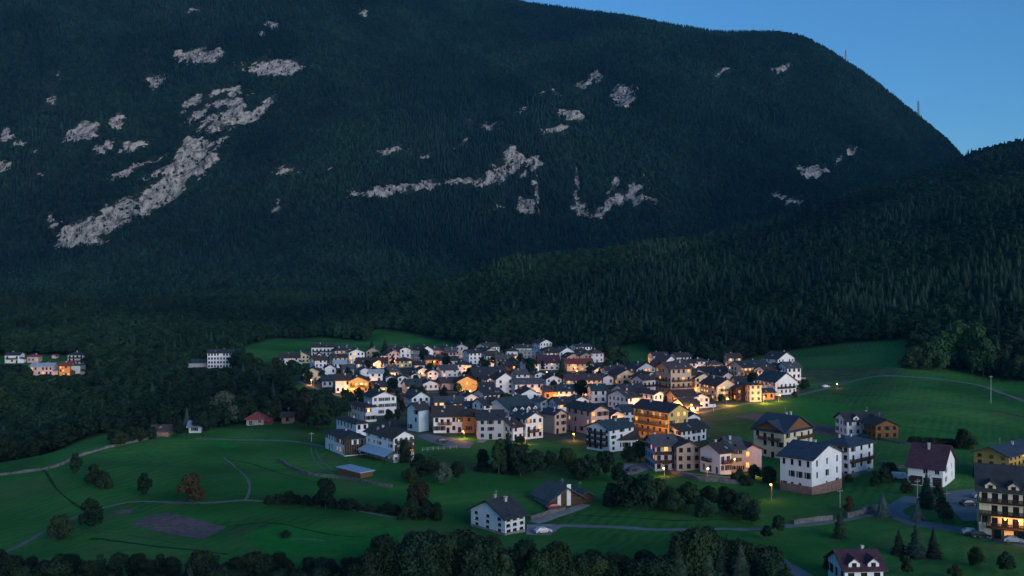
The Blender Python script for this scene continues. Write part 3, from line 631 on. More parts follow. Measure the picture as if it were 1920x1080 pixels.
def low_wall(pix, h, th, label, mat='drystone'):
    """dry-stone field wall: uneven courses of single stones along the crest"""
    c = catmull(world_poly(pix), 1.6); m = MB(); r = random.Random(len(label))
    d = np.gradient(c, axis=0); d /= np.linalg.norm(d, axis=1)[:, None]+1e-9
    v = []; f = []
    for i in range(len(c)):
        nx, ny = -d[i, 1], d[i, 0]; z = float(gz(*c[i])); w = th*r.uniform(.8, 1.2); t = z+h*r.uniform(.75, 1.15)
        v += [(c[i][0]+nx*w, c[i][1]+ny*w, z-.4), (c[i][0]+nx*w*.8, c[i][1]+ny*w*.8, t), (c[i][0]-nx*w*.8, c[i][1]-ny*w*.8, t+r.uniform(-.1, .1)), (c[i][0]-nx*w, c[i][1]-ny*w, z-.4)]
    for i in range(len(c)-1):
        for k in range(3): a = i*4+k; f.append((a, a+4, a+5, a+1))
    f += [(0, 1, 2, 3), tuple(len(v)-1-k for k in range(4))]
    tag(mesh_obj('stone_wall', v, f, mat), label, 'wall')
low_wall([(522,864),(545,878),(580,890),(640,898),(700,908),(735,914)], .9, .35, 'low dark stone wall curving round the blue-roofed shed')
low_wall([(-10,893),(60,884),(110,874),(150,856),(190,843),(240,832),(300,818)], .8, .35, 'long field wall along the field-track meadow crest')
low_wall([(1590,812),(1640,822),(1690,832),(1740,838),(1780,842)], .8, .3, 'garden wall below the white and timber chalet')
low_wall([(1650,868),(1670,876),(1700,878)], 1.0, .3, 'short wall behind the white van')
low_wall([(1588,972),(1622,962),(1650,957)], 1.6, .35, 'stone retaining wall beside the lane junction')
low_wall([(1250,886),(1300,899),(1345,903),(1388,908)], 1.1, .3, 'retaining wall below the stone row lane')
low_wall([(1488,984),(1530,978),(1560,975)], 1.3, .3, 'roadside wall under the tall white house meadow')
low_wall([(995,975),(1025,965),(1060,956)], 1.0, .3, 'wall edging the ramp up to the barn')

# ------------------------------------------------------------------ houses
def facade(mb, o, ux, w, h, holes, depth=.2, base=-2.5, gable=0.0):
    """wall plane from o along unit ux (outward normal = ux x up), with rectangular openings (s0,z0,s1,z1) that have reveals"""
    ux = Vector(ux); nrm = Vector((ux.y, -ux.x, 0)); P = lambda s, z, d=0: tuple(Vector(o)+ux*s+Vector((0, 0, z))-nrm*d)
    xs = sorted({0.0, w, *[a for q in holes for a in (q[0], q[2])]}); zs = sorted({base, h, *[a for q in holes for a in (q[1], q[3])]})
    for i in range(len(xs)-1):
        for j in range(len(zs)-1):
            cx, cz = (xs[i]+xs[i+1])/2, (zs[j]+zs[j+1])/2
            if any(q[0] < cx < q[2] and q[1] < cz < q[3] for q in holes): continue
            mb.poly([P(xs[i], zs[j]), P(xs[i+1], zs[j]), P(xs[i+1], zs[j+1]), P(xs[i], zs[j+1])])
    for s0, z0, s1, z1 in holes:
        mb.poly([P(s0, z0), P(s0, z0, depth), P(s1, z0, depth), P(s1, z0)]); mb.poly([P(s0, z1), P(s1, z1), P(s1, z1, depth), P(s0, z1, depth)])
        mb.poly([P(s0, z0), P(s0, z1), P(s0, z1, depth), P(s0, z0, depth)]); mb.poly([P(s1, z0), P(s1, z0, depth), P(s1, z1, depth), P(s1, z1)])
    if gable > 0: mb.poly([P(0, h), P(w, h), P(w/2, h+gable)], GM[0])
GM = [0]
HOUSES = []; SEEN = []
def uvroof(me):
    l = me.uv_layers.new(name='UVMap')
    for p in me.polygons:
        n = p.normal; ax = Vector((-n.y, n.x, 0)); ax = ax.normalized() if ax.length > 1e-4 else Vector((1, 0, 0)); ay = n.cross(ax)
        for li in p.loop_indices:
            c = me.vertices[me.loops[li].vertex_index].co; l.data[li].uv = (c.dot(ax), c.dot(ay))
def roof_gable(x0, x1, y0, y1, h, rise, ov, th, axis, mb, eave=.8):
    """saddle roof slab over the rectangle; axis 'x' = ridge along x"""
    if axis == 'x': a0, a1, b0, b1 = x0-ov, x1+ov, y0, y1
    else: a0, a1, b0, b1 = y0-ov, y1+ov, x0, x1
    mid = (b0+b1)/2; sl = rise/((b1-b0)/2); e0, e1 = b0-eave, b1+eave; ze = h-eave*sl
    prof = [(e0, ze), (mid, h+rise), (e1, ze), (e1, ze+th), (mid, h+rise+th*1.05), (e0, ze+th)]
    T = (lambda a, p: (a, p[0], p[1])) if axis == 'x' else (lambda a, p: (p[0], a, p[1]))
    A = [T(a0, p) for p in prof]; B = [T(a1, p) for p in prof]
    for i in range(6):
        j = (i+1) % 6; q = [A[i], B[i], B[j], A[j]]; mb.poly(q if axis == 'x' else q[::-1])
    for cap, rev in ((A, False), (B, True)):
        for q in ([0, 1, 4, 5], [1, 2, 3, 4]):
            pts = [cap[k] for k in q]; mb.poly(pts[::-1] if (rev == (axis == 'x')) else pts)
def roof_hip(x0, x1, y0, y1, h, rise, ov, th, mb):
    X0, X1, Y0, Y1 = x0-ov, x1+ov, y0-ov, y1+ov; w, d = X1-X0, Y1-Y0
    if w >= d: r0, r1 = (X0+d/2, (Y0+Y1)/2), (X1-d/2, (Y0+Y1)/2)
    else: r0, r1 = ((X0+X1)/2, Y0+w/2), ((X0+X1)/2, Y1-w/2)
    z0 = h-.12; z1 = z0+th; zr = h+rise+th
    c = [(X0, Y0), (X1, Y0), (X1, Y1), (X0, Y1)]; lo = [(x, y, z0) for x, y in c]; hi = [(x, y, z1) for x, y in c]; R0 = (*r0, zr); R1 = (*r1, zr)
    mb.poly(lo[::-1])
    for i in range(4): j = (i+1) % 4; mb.poly([lo[i], lo[j], hi[j], hi[i]])
    if w >= d: mb.poly([hi[0], hi[1], R1, R0]); mb.poly([hi[1], hi[2], R1]); mb.poly([hi[2], hi[3], R0, R1]); mb.poly([hi[3], hi[0], R0])
    else: mb.poly([hi[0], hi[1], R0]); mb.poly([hi[1], hi[2], R1, R0]); mb.poly([hi[2], hi[3], R1]); mb.poly([hi[3], hi[0], R0, R1])
WIN = {}
def window_mesh(w, h, fm, gm, split):
    key = (round(w, 1), round(h, 1), fm, gm, split)
    if key not in WIN:
        t = .07; b = MB(); b.box(0, .0, 0, w, .08, t); b.box(0, 0, h-t, w, .08, h); b.box(0, 0, t, t, .08, h-t); b.box(w-t, 0, t, w, .08, h-t); b.box(w/2-.035, .004, t, w/2+.035, .076, h-t)
        b.box(-.12, -.14, -.08, w+.12, .05, -.002)
        p = MB(); p.poly([(0, .05, 0), (w, .05, 0), (w, .05, h), (0, .05, h)])
        def mk(q, nm, mt):
            me = bpy.data.meshes.new(nm); me.from_pydata(q.v, [], q.f); me.materials.append(MATS[mt]); return me
        if split: WIN[key] = (mk(b, 'frame', fm), mk(p, 'pane', gm))
        else:
            k = len(b.f); q = MB(); q.v = b.v+p.v; q.f = b.f+[tuple(i+len(b.v) for i in f) for f in p.f]
            me = mk(q, 'window', fm); me.materials.append(MATS[gm]); me.polygons[len(q.f)-1].material_index = 1; WIN[key] = (me, None)
    return WIN[key]
SHUT = {}
def shutter_mesh(w, h):
    key = (round(w, 1), round(h, 1))
    if key not in SHUT:
        b = MB(); b.box(0, -.05, 0, w, -.01, h)
        for i in range(4): b.box(.06, -.065, .1+i*(h-.2)/4, w-.06, -.05, .1+(i+.6)*(h-.2)/4)
        me = bpy.data.meshes.new('shutter'); me.from_pydata(b.v, [], b.f); me.materials.append(MATS['shutter']); SHUT[key] = me
    return SHUT[key]
def balcony(root, face, s0, s1, z, wood, out=1.2, name='balcony'):
    """floor slab, posts and board railing hung on a facade; face = (origin, ux)"""
    o, ux = face; ux = Vector(ux); ang = math.atan2(ux.y, ux.x); w = s1-s0
    b = MB(); b.box(0, -out, -.16, w, .04, 0)
    q = MB(); q.box(-.02, -out-.05, .92, w+.02, -out+.05, 1.02); q.box(-.03, -out, .93, .05, 0, 1.01); q.box(w-.05, -out, .93, w+.03, 0, 1.01); q.box(0, -out-.02, .08, w, -out+.02, .16)
    n = max(3, int(w/.28))
    for i in range(n): x = (i+.15)*w/n; q.box(x, -out-.025, .0, x+w/n*.62, -out+.025, .92)
    for x in (0.0, w-.05):
        for i in range(4): y = -out+.1+i*.28; q.box(x, y, 0, x+.05, y+.17, .93)
    loc = Vector(o)+ux*s0+Vector((0, 0, z))
    f = b.build(name, [wood], root); f.location = loc; f.rotation_euler = (0, 0, ang)
    q.build('railing', [wood], f)
def house(name, label, xl, xc, xr, yc, ye, t, gable, wall, roof, depth=None, pitch=24, cat='house', group=None, lit=0.06, litmat='litwarm', bal=None, plinth=None, gmat=None,
          wins=True, ov=.9, shut=0.35, dormers=0, chim=1, wood='wood', fm=None, wr=None, winh=1.65, winw=1.25, wingap=2.8, nst=None, seed=None, ymin=120, rcols=None, lcols=None, skip=.08, upper=None, annex=None):
    r = random.Random(seed if seed is not None else int(xc*7+yc*13))
    if annex is None: annex = r.random() < .3 and cat == 'house' and yc < 800
    X, Y, Z = hit(xc, yc, ymin); T = math.radians(t)
    ur, ul = (xr-CX)/F, (xl-CX)/F if xl is not None else None
    wR = wr or (ur*Y-X)/(math.cos(T)-ur*math.sin(T))
    wL = depth or (X-ul*Y)/(math.sin(T)+ul*math.cos(T))
    wR = min(max(wR, 2.5), 42); wL = min(max(wL, 2.5), 34)
    h = (yc-ye)/F*Y
    cx, cy = X+math.cos(T)*wR/2-math.sin(T)*wL/2, Y+math.sin(T)*wR/2+math.cos(T)*wL/2
    root = empty(name, (cx, cy, Z), T, label, cat, group)
    HOUSES.append((cx, cy, wR, wL, T, root)); SEEN.append((min(xl if xl else xc, xc), xr, ye, yc, Y))
    ox, oy = -wR/2, -wL/2
    faces = {'R': ((ox, oy, 0), (1, 0, 0), wR), 'L': ((ox, oy+wL, 0), (0, -1, 0), wL)}
    n = nst or max(1, int(round(h/2.9))); sh = h/n
    near = F/Y > 4.2
    tanp = math.tan(math.radians(pitch)); rise = (wR if gable in 'RX' else wL)/2*tanp; rise = min(rise, 6.5)
    rl = min(wL/2*tanp, 6.5)
    mb = MB(); GM[0] = 1 if gmat else 0
    wmats = [wall]+([gmat] if gmat else [])
    fm = fm or ('frame' if r.random() < .75 else 'whiteframe')
    placed = []
    bz = {}
    if bal:
        for side, lv, a, b in bal: bz.setdefault(side, []).append((lv, a, b))
    for side, (o, ux, w) in faces.items():
        holes = []
        if wins and h > 2.0:
            nc = (rcols if side == 'R' else lcols); nc = nc if nc is not None else max(1, int(w/wingap+.3))
            gap = w/max(nc, 1)
            for lv in range(n):
                z0 = lv*sh+max(.35, sh*.32); hh = min(winh, sh*.55)
                for c in range(nc):
                    if r.random() < skip: continue
                    ww = min(winw, gap*.6); s = gap*(c+.5)-ww/2+r.uniform(-.12, .12)*gap*.3
                    door = False
                    for (bl, a, b) in bz.get(side, []):
                        if bl == lv and a*w <= s+ww/2 <= b*w: door = True
                    if lv == 0 and r.random() < .12: door = True
                    q = (s, lv*sh+.06, s+ww, lv*sh+.06+min(2.05, sh*.82)) if door else (s, z0, s+ww, z0+hh)
                    holes.append(q); placed.append((side, q, door))
        gab = rise if (side == 'R' and gable in 'RX') else (rl if (side == 'L' and gable in 'LX') else 0)
        facade(mb, o, ux, w, h, holes, gable=gab)
    facade(mb, (ox+wR, oy+wL, 0), (-1, 0, 0), wR, h, [], gable=rise if gable in 'RX' else 0)
    facade(mb, (ox+wR, oy, 0), (0, 1, 0), wL, h, [], gable=rl if gable in 'LX' else 0)
    wo = mb.build('wall', wmats, root)
    if plinth:
        p = MB(); q = .06; p.box(ox-q, oy-q, -2.4, ox+wR+q, oy+wL+q, plinth[1]); p.build('plinth', [plinth[0]], root)
    if upper:                                         # boarded upper storeys
        side, frac, mt = upper; o, ux, w = faces[side]; u_ = Vector(ux); nn = Vector((u_.y, -u_.x, 0))
        nb = max(3, int(w/.8)); zt = h-.02
        hs_ = [q for (sd, q, d) in placed if sd == side]
        for i in range(nb):
            s0, s1 = w*i/nb, w*(i+.94)/nb
            segs = [(h*frac, zt)]
            for q in hs_:
                if q[0] < s1 and q[2] > s0:
                    segs = [x for a, b in segs for x in ((a, min(b, q[1]-.06)), (max(a, q[3]+.06), b)) if x[1]-x[0] > .05]
            if not segs: continue
            for a, b in segs:
                bmb = MB()
                P = lambda s, z, d: tuple(Vector(o)+u_*s+Vector((0, 0, z))+nn*d)
                k = len(bmb.v); bmb.v += [P(s0, a, 0), P(s1, a, 0), P(s1, a, .05), P(s0, a, .05), P(s0, b, 0), P(s1, b, 0), P(s1, b, .05), P(s0, b, .05)]
                for fq in ((0, 1, 2, 3), (7, 6, 5, 4), (3, 2, 6, 7), (0, 3, 7, 4), (2, 1, 5, 6)): bmb.f.append(tuple(k+i2 for i2 in fq)); bmb.m.append(0)
                bmb.build('board', [mt], wo)
    rb = MB(); th = .28; x0, x1, y0, y1 = ox, ox+wR, oy, oy+wL; H0 = h+.03
    if gable == 'R': roof_gable(x0, x1, y0, y1, H0, rise, ov, th, 'y', rb)
    elif gable == 'L': roof_gable(x0, x1, y0, y1, H0, rl, ov, th, 'x', rb)
    elif gable == 'X':
        roof_gable(x0, x1, y0, y1, H0, rise, ov, th, 'y', rb); roof_gable(x0, x1, y0, y1, H0+.01, rl, ov+.03, th, 'x', rb)
    elif gable == 'H': rise = min(wR, wL)/2*tanp; roof_hip(x0, x1, y0, y1, H0, rise, ov, .22, rb)
    else: rb.box(x0-.5, y0-.5, H0, x1+.5, y1+.5, H0+.3); rise = .3
    ro = rb.build('roof', [roof], root); uvroof(ro.data)
    top = h+(rl if gable == 'L' else rise)
    for c in range(chim):
        fx, fy = r.uniform(.25, .75), r.uniform(.25, .75)
        if gable == 'R': fx = r.choice([.38, .62])
        if gable == 'L': fy = r.choice([.38, .62])
        cb = MB(); px_, py_ = x0+wR*fx, y0+wL*fy; s = r.uniform(.22, .32)
        cb.box(px_-s, py_-s, h+.2, px_+s, py_+s, top+r.uniform(.25, .6)); zt = cb.v[-1][2]; cb.box(px_-s-.1, py_-s-.1, zt+.15, px_+s+.1, py_+s+.1, zt+.27)
        for a, b in ((-1, -1), (1, -1), (1, 1), (-1, 1)): cb.box(px_+a*s*.8-.05, py_+b*s*.8-.05, zt, px_+a*s*.8+.05, py_+b*s*.8+.05, zt+.15)
        cb.build('chimney', ['chimney'], ro)
    if gable in 'RL' and Y > 230:
        for c in range(r.choice([0, 0, 1, 1, 2])):       # roof lights on the slope that faces the viewer
            sk = MB(); sl = tanp
            if gable == 'R': px_ = ox+wR*r.uniform(.1, .3); py_ = oy+wL*r.uniform(.2, .8); zz = h+.03+(px_-ox)*sl+th+.02; a, b = .5, .4; q4 = [(px_-a, py_-b, zz-a*sl), (px_+a, py_-b, zz+a*sl), (px_+a, py_+b, zz+a*sl), (px_-a, py_+b, zz-a*sl)]
            else: px_ = ox+wR*r.uniform(.15, .85); py_ = oy+wL*r.uniform(.1, .3); zz = h+.03+(py_-oy)*sl+th+.02; a, b = .4, .5; q4 = [(px_-a, py_-b, zz-b*sl), (px_+a, py_-b, zz-b*sl), (px_+a, py_+b, zz+b*sl), (px_-a, py_+b, zz+b*sl)]
            up = [(p[0], p[1], p[2]+.12) for p in q4]
            sk.poly(up)
            for i4 in range(4): j4 = (i4+1) % 4; sk.poly([q4[i4], q4[j4], up[j4], up[i4]])
            sk.build('skylight', [r.choice(['glass', 'paleroof', 'metal'])], ro)
    if annex and wR > 5:                                 # lean-to addition at the side
        aw, al, ah = r.uniform(2.2, 3.6), wL*r.uniform(.4, .7), h*r.uniform(.35, .6); ab = MB(); xa = ox+wR
        ab.box(xa-.05, oy+.4, -2.4, xa+aw, oy+.4+al, ah-.05); an = ab.build('annex', [r.choice([wall, 'stone', 'wood'])], root)
        rb2 = MB(); k = .35; z0, z1 = ah-.15, ah+aw*.32
        P4 = [(xa+.02, oy+.4-k, z1), (xa+.02, oy+.4+al+k, z1), (xa+aw+k, oy+.4+al+k, z0), (xa+aw+k, oy+.4-k, z0)]; U4 = [(p[0], p[1], p[2]+.18) for p in P4]
        rb2.poly(P4); rb2.poly(U4[::-1])
        for i4 in range(4): j4 = (i4+1) % 4; rb2.poly([P4[j4], P4[i4], U4[i4], U4[j4]])
        uvroof(rb2.build('annex_roof', [roof], an).data)
    if r.random() < .4:                                  # aerial on the ridge
        ae = MB(); ax_, ay_ = ox+wR*.5+r.uniform(-1, 1)*(0 if gable == 'R' else wR*.3), oy+wL*.5+r.uniform(-1, 1)*(0 if gable == 'L' else wL*.3)
        ae.bar((ax_, ay_, h), (ax_, ay_, top+2.2), .035, 5)
        for i4 in range(4): ae.bar((ax_-.5+i4*.06, ay_, top+1.5+i4*.18), (ax_+.5-i4*.06, ay_, top+1.5+i4*.18), .02, 4)
        ae.build('aerial', ['metal'], ro)
    for side, q, door in placed:
        o, ux, w = faces[side]; u_ = Vector(ux); nn = Vector((u_.y, -u_.x, 0))
        glow = r.random() < lit; gm = (litmat if r.random() < .7 else 'litdim') if glow else 'glass'
        ww, hh = round(q[2]-q[0], 1), round(q[3]-q[1], 1)
        f, p = window_mesh(ww, hh, fm, gm, near)
        loc = Vector(o)+u_*q[0]+Vector((0, 0, q[1]))-nn*.1; ang = math.atan2(u_.y, u_.x); sc = ((q[2]-q[0])/ww, 1, (q[3]-q[1])/hh)
        wobj = link_copy('door' if (door and q[1] < .5) else 'window', f, root, loc, (0, 0, ang), sc)
        if p: link_copy('pane', p, wobj)
        if near and not door and r.random() < shut:
            sw = (q[2]-q[0])*.48
            for e in (-sw-.05, q[2]-q[0]+.05):
                link_copy('shutter', shutter_mesh(round(sw, 1), hh), wobj, (e/sc[0], -.1, 0), (0, 0, 0), (sw/round(sw, 1)/sc[0], 1, 1))
    if bal:
        for side, lv, a, b in bal:
            o, ux, w = faces[side]; balcony(root, (o, ux), a*w, b*w, lv*sh+.04, wood)
    for d in range(dormers):                          # small gabled dormers on the front slope
        fx = x0+wR*(d+.5)/dormers; dm = MB(); e = 1.1; zb = h+.5 if gable == 'L' else h
        dm.box(fx-e, y0+.05, h-.1, fx+e, y0+2.6, h+1.0); k = len(dm.v)
        for yy in (y0-.25, y0+min(wL/2, 3.4)):
            dm.v += [(fx-e-.35, yy, h+.85), (fx, yy, h+1.95), (fx+e+.35, yy, h+.85), (fx+e+.35, yy, h+1.02), (fx, yy, h+2.15), (fx-e-.35, yy, h+1.02)]
        for i in range(6): j = (i+1) % 6; dm.f.append((k+i, k+6+i, k+6+j, k+j)); dm.m.append(1)
        dm.f += [(k, k+1, k+4, k+5), (k+1, k+2, k+3, k+4)]; dm.m += [1, 1]
        k = len(dm.v); dm.v += [(fx-e, y0+.04, h+.99), (fx+e, y0+.04, h+.99), (fx, y0+.04, h+1.95)]; dm.f.append((k, k+1, k+2)); dm.m.append(0)
        do = dm.build('dormer', [wall, roof], ro); uvroof(do.data)
        f, p = window_mesh(.9, .8, fm, 'glass', False); link_copy('window', f, do, (fx-.45, y0-.01, h+.3))
    return root
def info(root): return next(q for q in HOUSES if q[5] is root)

# -- near and named houses: left edge, near corner, right edge, corner foot row, eaves row, turn, gable side
h_tall = house('house', 'tall white three-storey house with pinkish stone plinth beside the lit street lamp', 1463,1522,1578,928,862,44,'R','white','blueslate',pitch=20,plinth=('pinkstone',2.2),rcols=3,lcols=4,lit=0,chim=2,winw=.9)
house('house', 'white house with a long brown balcony and stone base behind the plinth house', 1540,1592,1637,898,838,40,'H','white','blueslate',pitch=22,bal=[('R',2,.02,.98)],plinth=('stone',1.6),rcols=3,lcols=4,lit=0,chim=2,nst=4)
house('apartment_house', 'cream house with brown timbered gables under a dark blue roof', 1413,1470,1523,862,811,42,'X','cream','blueslate',pitch=27,gmat='warmwood',bal=[('R',1,.45,.75),('R',2,.45,.95),('L',2,.2,.45),('L',2,.55,.9)],rcols=4,lcols=4,lit=.03,chim=2)
house('house', 'small dark-timbered house with a glowing porch at the end of the stone row', 1227,1228,1270,884,836,8,'L','greywall','greyroof',depth=11,upper=('R',.15,'darkwood'),lit=.25,rcols=3)
house('house', 'pinkish-grey stone-row house with arched top windows', 1268,1269,1314,884,838,10,'R','beige','brownroof',depth=13,pitch=20,rcols=3,lit=0,shut=0)
house('house', 'bluish-white house with a lit upper balcony in the stone row', 1313,1350,1371,890,849,28,'L','white','brownroof',bal=[('R',1,.1,.9),('L',1,.2,.6)],lit=.22,rcols=2,lcols=3,depth=None)
house('house', 'narrow grey-white house wedged between two lamp-lit neighbours', 1369,1370,1394,886,842,6,'L','greywall','greyroof',depth=12,rcols=2,lit=.2)
house('house', 'pink-lit house with red-brown roof at the end of the row', 1393,1394,1428,884,843,14,'R','pink','maroon',depth=12,rcols=2,lit=.3)
house('house', 'white gabled house with wide grey roof below the yellow building', 1233,1278,1324,832,808,38,'L','white','slate',pitch=22,lit=.08,ov=1.6)
house('apartment_house', 'yellow four-storey building with long glowing timber balconies', 1188,1254,1290,830,773,36,'R','yellow','slate',bal=[('L',1,.03,.97),('L',2,.03,.97),('L',3,.1,.97)],rcols=3,lcols=6,lit=.35,wood='warmwood',nst=4,pitch=26)
house('house', 'white gable with a crossed timber ornament behind the yellow building', 1288,1290,1313,812,782,12,'R','white','brownroof',depth=14,lit=0,bal=[('R',1,.1,.9)],pitch=28)
house('house', 'white house with three stacked dark balconies in its gable', 1100,1143,1188,848,806,42,'L','white','tealroof',bal=[('L',1,.08,.92),('L',2,.08,.92),('L',3,.15,.85)],wood='darkwood',lit=.06,nst=4,lcols=4,rcols=3,pitch=22)
house('house', 'low white annex with arched openings and brown roof', 1138,1140,1196,846,824,10,'L','white','brownroof',depth=9,lit=0,rcols=4,pitch=26,winw=1.5,winh=1.6)
house('house', 'beige plain-sided house with a gable window', 1018,1040,1062,814,777,36,'R','beige','slate',pitch=28,lit=0,lcols=0,rcols=2)
house('house', 'large pinkish house with an orange-lit doorway', 1062,1108,1141,816,771,30,'R','rose','slate',pitch=24,lit=.1,lcols=4,rcols=3,ov=1.2)
house('house', 'white half-gable house with a lit roof terrace', 960,986,1018,824,785,34,'R','white','tealroof',pitch=26,lit=.1,depth=None,bal=[('R',1,.1,.7)])
house('house', 'grey-white house with arched ground windows below the teal roofs', 894,896,944,824,787,6,'L','greywall','slate',depth=13,rcols=3,lit=0,pitch=22)
house('house', 'white gable house with skylit brown roof behind the tall trees', 928,962,981,826,801,42,'L','white','brownroof',pitch=26,lit=0)
house('house', 'tall narrow white gable house with round attic window', 886,908,936,792,759,40,'L','white','slate',pitch=30,lit=0,wingap=4)
house('house', 'long teal-roofed house with a row of glowing skylights', 905,960,1010,798,773,40,'L','white','tealroof',pitch=26,lit=.3,dormers=4,litmat='litpale')
house('house', 'white house with a wooden loggia under brown eaves', 812,813,867,812,781,7,'L','white','brownroof',depth=13,pitch=26,lit=.05,bal=[('R',1,.18,.62)],wood='warmwood',rcols=5)
house('house', 'pale blue-white tall gable house at the plaza', 764,785,804,810,768,46,'L','paleblue','slate',pitch=34,lit=0,lcols=2,rcols=0)
house('house', 'small orange-lit house squeezed beside the loggia house', 867,868,890,812,780,6,'L','orange','brownroof',depth=9,lit=.5)
h_big = house('guesthouse', 'big white guesthouse with balconied gable and a blue lean-to', 686,738,776,868,821,38,'R','white','brownroof',bal=[('R',2,.05,.95),('R',3,.12,.95)],rcols=4,lcols=5,lit=.05,nst=4,pitch=26,plinth=('stone',1.0))
house('house', 'two-storey house with weathered timber porch below the dark roof', 610,646,686,856,824,30,'H','white','slate',upper=('R',.05,'darkwood'),lit=.08,pitch=14,litmat='litdim',depth=None)
house('house', 'white house with arched doors under a dark hipped roof', 631,668,690,826,795,34,'H','white','slate',pitch=22,lit=0,shut=0)
house('house', 'white brown-roofed house with a glazed upper veranda', 653,686,706,792,764,34,'H','white','brownroof',pitch=22,lit=.2,litmat='litpale')
house('house', 'tall white gable house standing clear above the grove', 688,698,743,780,745,24,'R','white','slate',pitch=22,lit=0,rcols=4,depth=14)
house('house', 'white gable house with dark barn doors below the yellow tree', 761,772,806,766,746,24,'R','white','tealroof',pitch=30,lit=.1,depth=12)
house('house', 'brown-roofed gable house with a white lit front under the lamp tree', 1148,1157,1194,722,703,16,'R','cream','mauve',pitch=26,lit=.25,depth=13,ov=1.4)
house('house', 'low white house with sweeping dark roof and lit corner', 1140,1178,1205,768,746,36,'L','white','slate',pitch=24,lit=.15)
house('house', 'white house with broad mauve-grey roof above the yellow building', 1182,1226,1243,768,739,36,'R','white','mauve',pitch=22,lit=0,ov=1.3)
house('apartment_house', 'five-storey hotel block wrapped in brown timber balconies with mauve roof', 1229,1258,1296,752,692,24,'L','beige','mauve',bal=[('R',1,.05,.95),('R',2,.05,.95),('R',3,.05,.95),('L',2,.1,.9),('L',3,.1,.9)],lit=.22,nst=5,pitch=22,ov=1.6,wood='wood')
house('house', 'wide-roofed chalet stepped below the balcony-wrapped hotel block', 1262,1268,1306,768,744,14,'L','rose','brownroof',depth=11,lit=.3,bal=[('R',1,.05,.95)],pitch=24)
house('house', 'white house with pale terrace under the cream lit gable', 1296,1300,1330,766,746,10,'R','white','greyroof',depth=10,lit=.1,pitch=24)
house('chalet', 'timber chalet with balcony wedged between the chalet and the cream tower', 1376,1380,1406,752,728,14,'R','wood','slate',depth=12,lit=.4,bal=[('R',1,.1,.9)],pitch=26)
house('house', 'low lit house tucked under the timber-gabled house', 1426,1430,1452,750,736,10,'L','orange','tealroof',depth=8,lit=.5,pitch=20)
house('house', 'orange-lit house beside the brown hotel block', 1286,1288,1308,738,703,8,'L','orange','brownroof',depth=12,lit=.5)
house('house', 'cream gabled house with pale lit front next to the long dark roof', 1300,1303,1336,738,709,10,'R','cream','slate',depth=14,lit=.3,pitch=26)
house('chalet', 'brown-roofed chalet with two balconies in its glowing gable', 1331,1344,1382,752,724,18,'R','cream','mauve',bal=[('R',1,.1,.9),('R',2,.2,.8)],depth=16,lit=.4,pitch=30,litmat='litpale')
house('house', 'small square cream tower house with three window rows', 1403,1406,1428,754,722,8,'H','cream','tealroof',depth=9,lit=0,pitch=12,rcols=2,nst=3)
house('hotel', 'yellow-lit hotel with continuous balconies on the upper meadow edge', 1365,1394,1444,716,689,26,'L','cream','slate',bal=[('R',1,.03,.97),('R',2,.03,.97)],lit=.35,litmat='litpale',pitch=24,rcols=6)
house('house', 'white house with dark timber-framed gable at the upper road', 1437,1454,1493,742,716,26,'R','white','tealroof',bal=[('R',1,.1,.9)],wood='darkwood',lit=.15,pitch=32,depth=14)
house('chalet', 'white and timber chalet with wavy roof alone on the curved-road meadow', 1584,1588,1658,818,789,6,'L','white','slate',depth=10,dormers=2,lit=0,pitch=26,rcols=5)
house('chalet', 'brown timber wing of the meadow chalet with pale gable', 1640,1642,1684,824,798,8,'R','warmwood','brownroof',depth=9,lit=.1,pitch=24,chim=0)
house('house', 'white house with maroon roof and dark garage doors', 1702,1768,1790,914,880,56,'R','white','maroon',pitch=29,lit=0,lcols=3,rcols=2,dormers=0,chim=1,ov=.7)
house('apartment_house', 'ochre four-storey house with brown balconies and blue roof', 1826,1892,1945,904,856,40,'L','ochre','blueslate',bal=[('L',1,.38,.62),('L',2,.38,.62),('R',1,.1,.9),('R',2,.1,.9)],lcols=3,lit=.05,nst=4,pitch=22,wood='warmwood',ov=1.4)
h_hotel = house('hotel', 'pale hotel with two long brown balconies and a lit entrance', 1834,1836,1990,1008,917,-24,'L','cream','slate',depth=15,bal=[('R',2,.0,.98),('R',3,.0,.98),('R',1,.06,.4)],wood='darkwood',rcols=11,nst=4,lit=0,dormers=5,wr=23,pitch=30,chim=1)
house('cottage', 'white cottage with maroon roof and two gabled dormers', 1582,1584,1656,1102,1067,4,'L','white','maroon',depth=8,dormers=2,pitch=30,lit=0,rcols=3,chim=1,ov=.7)
h_farm = house('farmhouse', 'white three-storey farmhouse with seamed dark roof on the lower lane', 883,947,984,1004,972,42,'L','white','slate',pitch=26,rcols=3,lcols=3,lit=0,nst=3,chim=2,plinth=('stone',.5),shut=0,skip=0)
house('barn', 'timber barn with tall white door panels and grey roof', 1001,1030,1092,952,939,26,'R','stone','greyroof',wins=False,pitch=30,gmat='wood',chim=0,ov=1.2,upper=('R',.0,'wood'))
house('barn', 'smaller barn with grey roof behind the door-panelled barn', 1076,1086,1112,944,932,26,'R','wood','greyroof',wins=False,pitch=30,gmat='wood',chim=0,depth=14)
house('shed', 'low timber shed with flat blue metal roof beside the wheel ruts', 634,676,699,897,887,44,'F','warmwood','bluemetal',wins=False,chim=0,depth=None)
house('hut', 'small hut with a red hipped roof beside the willow', 460,462,494,798,786,4,'H','stone','redroof',depth=8,pitch=34,rcols=2,chim=0,lit=0)
house('shed', 'red-roofed lean-to beside the hut', 488,490,506,795,788,4,'H','pinkstone','redroof',depth=6,pitch=20,wins=False,chim=0)
house('cottage', 'tiny lit cottage hidden beside the copper-leaved tree', 527,528,548,794,781,4,'L','pinkstone','brownroof',depth=6,lit=.5,chim=0)
